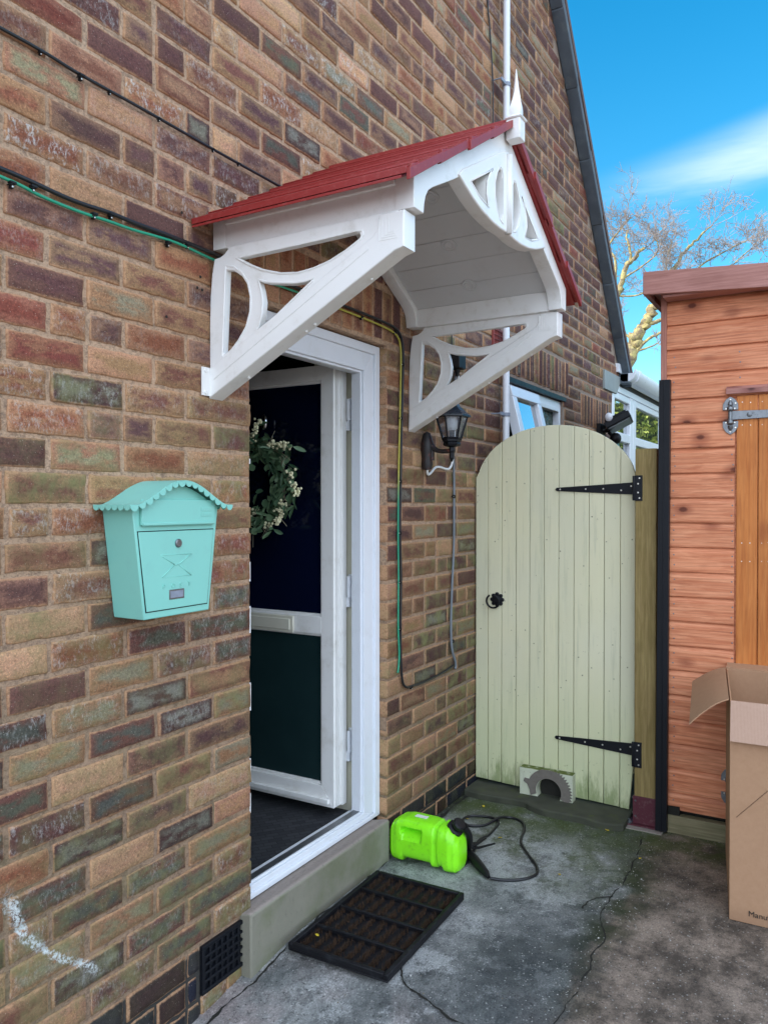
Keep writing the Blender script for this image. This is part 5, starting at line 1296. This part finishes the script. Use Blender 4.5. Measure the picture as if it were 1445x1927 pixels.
# ================================================================== SPRAYER
sp = thing('sprayer', 'lime green plastic pump sprayer bottle with black cap and coiled black hose', 'sprayer', (2.84, -.19, 0))
def rp(P): return [(-a, b) for a, b in P]
body = [(.040, .010), (.030, .022), (.026, .07), (.030, .125), (.042, .158), (.066, .182), (.100, .194), (.14, .198), (.20, .197), (.236, .193), (.243, .183), (.252, .183), (.258, .193), (.285, .194), (.312, .183), (.330, .160), (.342, .125), (.346, .08), (.343, .03), (.338, .006), (.322, .0), (.295, .0), (.284, .012), (.280, .028), (.268, .030), (.262, .018), (.25, .014), (.238, .014), (.230, .026), (.12, .026), (.098, .022), (.088, .010), (.076, .006)]
slot = [(.088, .138), (.084, .158), (.094, .168), (.205, .162), (.213, .154), (.209, .140), (.200, .134)]
def ip(x, P):
    for (a, b), (c_, d_) in zip(P, P[1:]):
        if x <= c_:
            t = (x - a) / (c_ - a); t = t * t * (3 - 2 * t); return b + (d_ - b) * t
    return P[-1][1]
ZT = [(.030, .118), (.036, .140), (.050, .160), (.075, .175), (.11, .181), (.20, .181), (.236, .178), (.246, .168), (.254, .168), (.262, .179), (.295, .177), (.320, .158), (.336, .130), (.343, .105)]
ZB = [(.030, .030), (.040, .008), (.055, .001), (.090, .001), (.104, .018), (.222, .020), (.232, .006), (.250, .006), (.262, .018), (.276, .016), (.286, .001), (.325, .001), (.336, .008), (.343, .03)]
WW = [(.030, .038), (.036, .052), (.050, .063), (.08, .069), (.20, .069), (.236, .069), (.246, .062), (.254, .062), (.262, .070), (.30, .069), (.325, .060), (.337, .048), (.343, .036)]
NSG, NTH = 96, 64; vs = []; fs = []
for a_ in range(NSG + 1):
    s_ = .030 + .313 * a_ / NSG; w_, zt_, zb_ = ip(s_, WW), ip(s_, ZT), ip(s_, ZB); hc = (zt_ + zb_) / 2; hh = (zt_ - zb_) / 2
    for b_ in range(NTH):
        t = 2 * math.pi * b_ / NTH; ct, st = math.cos(t), math.sin(t)
        x = w_ * math.copysign(abs(ct) ** .5, ct); z = hc + hh * math.copysign(abs(st) ** .52, st)
        m = max(0, 1 - max(0, abs(s_ - .142) - .040) / .012) * max(0, 1 - max(0, abs(z - .136) - .006) / .011)
        m = m * m * (3 - 2 * m); x *= 1 - .62 * m
        vs.append((2.850 + x, -s_, z))
fs = [(a_ * NTH + b_, a_ * NTH + (b_ + 1) % NTH, (a_ + 1) * NTH + (b_ + 1) % NTH, (a_ + 1) * NTH + b_) for a_ in range(NSG) for b_ in range(NTH)] + [tuple(range(NTH)), tuple(NSG * NTH + b_ for b_ in range(NTH))]
mb = MB(); mb.add(vs, fs); mb.build('bottle', M_limes, sp, smooth='auto')
mb = MB(); mb.box(2.835, 2.86, -.186, -.132, .1825, .1838); mb.build('label', M_label, sp)
for w_ in (.246,):
    mb = MB(); mb.lathe([(.03, 0), (.03, .001)], (2.842, -w_, .1), (0, -1, 0), 8)
cax = Vector((-.15, -.62, .70)).normalized(); cpos = Vector((2.850, -.292, .146))
mb = MB(); mb.lathe([(.030, 0), (.034, .006), (.034, .022), (.029, .026), (.018, .028), (.018, .034), (.026, .036), (.027, .050), (.022, .056), (.006, .058)], cpos + cax * .012, cax, 22); mb.build('cap', M_blackplastic, sp, smooth='auto')
mb = MB(); mb.tube(smoothpts([(2.87, -.335, .17), (2.90, -.345, .13), (2.93, -.335, .08), (2.97, -.31, .045), (2.99, -.27, .03)], 5), [.016, .016, .015, .014, .014, .013, .013, .013, .013, .013, .014, .014, .014, .014, .014, .014, .014, .014, .014, .014, .014], 10)
mb.tube([(2.94, -.33, .07), (3.0, -.34, .055), (3.075, -.345, .05)], [.012, .006, .003], 6); mb.tube([(2.96, -.31, .05), (3.02, -.335, .028), (3.11, -.37, .02)], [.012, .006, .004], 6)
mb.build('trigger', M_blackplastic, sp, smooth='auto')
mb = MB(); mb.tube([(3.005, -.262, .024), (2.975, -.300, .024), (2.95, -.33, .024), (2.92, -.362, .023), (2.885, -.40, .020), (2.848, -.442, .017), (2.832, -.46, .012)], [.012, .019, .017, .019, .018, .014, .007], 12); mb.build('lance_grip', M_blackplastic, sp, smooth='auto')
hp = [(2.855, -.325, .02), (2.90, -.33, .008), (2.973, -.322, .008), (3.040, -.316, .03), (3.098, -.313, .034), (3.19, -.306, .012), (3.281, -.299, .0065), (3.350, -.290, .0065), (3.385, -.262, .007), (3.391, -.214, .0065), (3.358, -.145, .0065), (3.30, -.135, .0065), (3.258, -.175, .0065), (3.27, -.215, .0065), (3.31, -.250, .0065), (3.381, -.277, .017), (3.430, -.302, .008), (3.436, -.345, .0065), (3.400, -.392, .0065), (3.33, -.420, .0065), (3.209, -.451, .0065), (3.104, -.525, .0065), (3.035, -.580, .0065), (2.975, -.606, .0065), (2.925, -.596, .0065), (2.881, -.563, .0065), (2.849, -.510, .0065), (2.832, -.465, .010)]
mb = MB(); mb.tube(smoothpts(hp, 8), .0058, 10); mb.build('hose', M_flexb, sp, smooth=True)
mb = MB(); mb.tube(smoothpts(hp, 8)[-46:-34], .0061, 10); me_ = mb.build('hose_print', M_flexb, sp, smooth=True)

# ================================================================== SMALL LITTER
def lf(x, y, z, s, a, label):
    mb = MB(); d = Vector((math.cos(a), math.sin(a), .15)); leafquad(mb, Vector((x, y, z + .002)), d, Vector((.2, .1, 1)), s, s * .34); o = mb.build('fallen_leaf', M_yleaf, None, smooth=True, fix=False)
    s2 = o.modifiers.new('t', 'SOLIDIFY'); s2.thickness = .0006
    tag(o, label, 'leaf', 'small yellow leaves on the ground')
lf(3.50, -.153, .001, .020, .5, 'yellow leaf on the concrete near the wall behind the green sprayer'); lf(3.222, -.361, .001, .022, 2.5, 'yellow leaf on the concrete between the loops of the black hose'); lf(3.525, -.745, .001, .024, 1., 'yellow leaf lying beside the gate post foot')
lf(3.326, -.927, .001, .018, 3.1, 'yellow leaf on the dark joint between the concrete slabs'); lf(3.017, -.678, .001, .015, 4., 'tiny yellow leaf on open concrete right of the hose'); lf(3.334, -.150, .001, .020, 2., 'yellow leaf inside the small hose loop'); lf(2.126, -.152, .030, .018, 1.3, 'yellow leaf on the doormat bristles')

gr = MB(); rnd = random.Random(77)
for k in range(1500):
    if k % 3: x, y = rnd.uniform(1.7, 3.55), rnd.uniform(-1.75, -.05)
    else: x = rnd.uniform(2.0, 3.5); y = rnd.choice([-.93, -.06]) + rnd.gauss(0, .035)
    if y > -.05: continue
    q_ = rnd.uniform(.0008, .0022) * (1 if rnd.random() < .95 else 2.0); gr.cur = rnd.choice([0, 0, 1, 2]); z_ = gz(x, y)
    gr.add([(x + q_ * math.cos(t + k) * rnd.uniform(.7, 1.3), y + q_ * math.sin(t + k) * rnd.uniform(.7, 1.3), z_) for t in (0, 1.6, 3.1, 4.7)] + [(x, y, z_ + q_ * rnd.uniform(.6, 1.2))], [(0, 1, 4), (1, 2, 4), (2, 3, 4), (3, 0, 4)])
gr_o = gr.build('grit', [simple('grit_pale', (.45, .44, .41), .9), M_soil, simple('grit_brown', (.16, .13, .09), .9)], None)
tag(struct(gr_o, 'stuff'), 'fine grit and crumbs scattered over the concrete yard', 'grit')
# ================================================================== TREES AND HEDGE
def grow(mb_thick, mb_thin, p, d, L, r, depth, rnd, up=.12):
    segs = 5 if depth > 2 else 4; pts = [p]; rs = [r]; q = p.copy(); dd = d.copy()
    for i in range(segs):
        dd = (dd + Vector((rnd.gauss(0, .16), rnd.gauss(0, .16), rnd.gauss(0, .13) + up * .35))).normalized(); q = q + dd * L / segs; pts.append(q.copy()); rs.append(r * (1 - .42 * (i + 1) / segs))
    (mb_thick if r > .02 else mb_thin).tube(pts, rs, 8 if r > .05 else (5 if r > .02 else 3), False)
    if depth == 0: return
    nb = 3 if depth > 1 else 3
    for k in range(nb + (1 if depth < 4 else 0)):
        t = rnd.uniform(.35, 1) if k else 1; i = min(int(t * segs), segs); b = pts[i]; ax = Vector((rnd.gauss(0, 1), rnd.gauss(0, 1), rnd.gauss(0, 1) + .25)).normalized()
        nd = (dd * (1.0 if k == 0 else .75) + ax * rnd.uniform(.45, .95) + Vector((0, 0, up))).normalized()
        rr = rs[i] * rnd.uniform(.55, .8) if k else rs[-1] * .95
        grow(mb_thick, mb_thin, b, nd, L * rnd.uniform(.62, .84), rr, depth - 1, rnd, up)
def bare_tree(name, label, base, trunk, limbs, seed, depth=5, grp=None):
    t = thing(name, label, 'tree', base, grp); a, b = MB(), MB(); rnd = random.Random(seed)
    a.tube(smoothpts(trunk[0], 5), [trunk[1][0] + (trunk[1][1] - trunk[1][0]) * i / (5 * (len(trunk[0]) - 1)) for i in range(5 * (len(trunk[0]) - 1) + 1)], 14, False)
    for (p, d, L, r) in limbs: grow(a, b, Vector(p), Vector(d).normalized(), L, r, depth, rnd)
    a.build('trunk', M_bark, t, smooth=True, fix=False); b.build('crown', M_bark2, t, smooth=True, fix=False)
def limb_tree(name, label, base, branches, seed, tw=1.08, twr=.0085):
    """branches: [(points, r0, r1)]; fine twigs sprout along all of them"""
    t = thing(name, label, 'tree', base, 'bare trees beyond the gable'); a, b = MB(), MB(); rnd = random.Random(seed)
    def twig(p, d, L, r_, dep):
        pts = [p]; q = p.copy(); dd = d.copy()
        for i in range(4):
            dd = (dd + Vector((rnd.gauss(0, .16), rnd.gauss(0, .2), rnd.gauss(0, .17) + .05))).normalized(); q = q + dd * L / 4; pts.append(q.copy())
        b.tube(pts, [r_, r_ * .9, r_ * .8, r_ * .7, r_ * .6], 3, False)
        if dep:
            for k in range(4):
                i = rnd.choice([1, 2, 3, 4, 4]); twig(pts[i], (dd * .8 + Vector((rnd.gauss(0, .5), rnd.gauss(0, .6), rnd.gauss(.1, .6)))).normalized(), L * rnd.uniform(.55, .8), max(r_ * .72, .0042), dep - 1)
    for pts, r0, r1, dens, tl in branches:
        dens = max(4, int(dens * .72))
        P = smoothpts(pts, 6); n = len(P)
        P = [p + Vector((rnd.gauss(0, r0 * .12), rnd.gauss(0, r0 * .16), rnd.gauss(0, r0 * .12))) for p in P]
        a.tube(P, [(r0 + (r1 - r0) * i / (n - 1)) * rnd.uniform(.88, 1.14) for i in range(n)], 9 if r0 > .04 else 6, False)
        for k in range(dens):
            i = rnd.randrange(n // 3, n) if k > 3 else n - 1; d = (P[i] - P[max(i - 2, 0)]).normalized()
            twig(P[i], (d * .7 + Vector((rnd.gauss(0, .6), rnd.gauss(0, .65), rnd.gauss(.2, .5)))).normalized(), tl * rnd.uniform(.6, 1.1) * tw, twr, 2 if dens < 9 else 3)
    a.build('trunk', M_bark, t, smooth=True, fix=False); b.build('crown', M_bark2, t, smooth=True, fix=False)
limb_tree('bare_tree', 'bare tree whose thick knobbly yellow trunk leans right just beside the gable foot', (17, 3.5, 0), [
    ([(17, 3.5, 0), (17, 3.0, 2.3), (17, 2.6, 3.9), (17, 2.398, 4.373), (17, 2.245, 4.807), (17, 2.10, 5.1), (17, 1.93, 5.36), (17, 1.80, 5.60), (17, 1.45, 5.75)], .20, .055, 8, .35),
    ([(17, 1.98, 5.22), (17, 1.80, 5.24), (17, 1.60, 5.30), (17, 1.35, 5.33)], .05, .025, 7, .3),
    ([(17, 2.33, 4.5), (17, 2.2, 4.63), (17, 1.97, 4.88), (17, 1.65, 5.02), (17, 1.2, 5.2)], .045, .02, 6, .3),
    ([(17, 2.25, 4.66), (17, 2.06, 4.70), (17, 1.90, 4.74), (17, 1.72, 4.80)], .025, .012, 4, .25),
    ([(17, 2.2, 4.95), (17, 2.38, 5.05), (17, 2.5, 5.3)], .04, .02, 5, .3)], 5)
limb_tree('bare_tree', 'tall forked bare tree with pale limbs and a fine crown touching the gable edge', (17.6, 3.4, 0), [
    ([(17.6, 3.4, 0), (17.5, 3.2, 3), (17.2, 2.9, 5), (17, 2.637, 5.80), (17, 2.525, 6.019), (17, 2.405, 6.48), (17, 2.251, 6.60), (17, 1.991, 6.833)], .11, .030, 14, .42),
    ([(17, 2.40, 6.50), (17, 2.30, 6.60), (17, 2.32, 6.886), (17, 2.385, 7.13), (17, 2.345, 7.26)], .034, .016, 10, .36),
    ([(17, 2.615, 5.95), (17, 2.62, 6.65), (17, 2.753, 6.95), (17, 2.55, 7.25), (17, 2.30, 7.50)], .032, .012, 13, .40),
    ([(17, 2.45, 6.25), (17, 2.10, 6.42), (17, 1.75, 6.70), (17, 1.80, 7.05)], .022, .010, 13, .38),
    ([(17, 2.6, 5.9), (17, 2.2, 5.85), (17, 1.8, 5.95), (17, 1.5, 6.1)], .02, .01, 13, .40)], 9)
limb_tree('bare_tree', 'slender bare tree spreading sprays of fine twigs to the right above the shed roof', (19, 1.9, 0), [
    ([(19, 1.9, 0), (19, 1.9, 3.2), (18.5, 1.85, 5.2), (18, 1.78, 6.19), (18, 1.47, 6.78), (18, 1.20, 7.10), (18, .85, 7.36)], .09, .014, 17, .42),
    ([(18, 1.75, 6.1), (18, 1.35, 6.3), (18, 1.0, 6.6), (18, .55, 6.80), (18, .15, 6.95)], .024, .010, 17, .42),
    ([(18, 1.8, 6.3), (18, 1.75, 6.8), (18, 1.65, 7.2)], .02, .010, 12, .40),
    ([(18, 1.0, 6.2), (18, .5, 6.45), (18, .1, 6.75)], .018, .009, 12, .35)], 31)
hd = thing('hedge', 'bright green sunlit hedge reflected in the conservatory panes', 'hedge', (14.5, -3.5, 0))
rnd = random.Random(3); mb = MB()
for k in range(15000):
    y = rnd.uniform(-8, 1.2 if False else -.4); zz = rnd.uniform(0, 1) ** .8 * (3.5 + .5 * mnoise.noise(Vector((y * .7, 0, 0)))); x = 13.4 + rnd.uniform(0, .9) + .5 * mnoise.noise(Vector((y, zz, 2)))
    d = Vector((rnd.gauss(0, 1), rnd.gauss(0, 1), rnd.gauss(0, 1))).normalized(); n_ = d.orthogonal().normalized(); s = d.cross(n_); w_ = rnd.uniform(.03, .06); p = Vector((x, y, zz))
    mb.add([p, p + d * w_ + s * w_ * .6, p + d * w_ * 2.2, p + d * w_ - s * w_ * .6], [(0, 1, 2, 3)])
mb.build('foliage', M_hedge, hd, fix=False)
mb = MB(); mb.box(13.9, 14.6, -8, -.4, 0, 3.2); mb.build('inner_growth', simple('inner_hedge', (.03, .045, .012), .9), hd)

# parts of parts were modelled in world coordinates under parents that sit at the origin
for o in bpy.data.objects:
    if o.parent and o.parent.type == 'MESH': o.matrix_parent_inverse = Matrix.Identity(4)
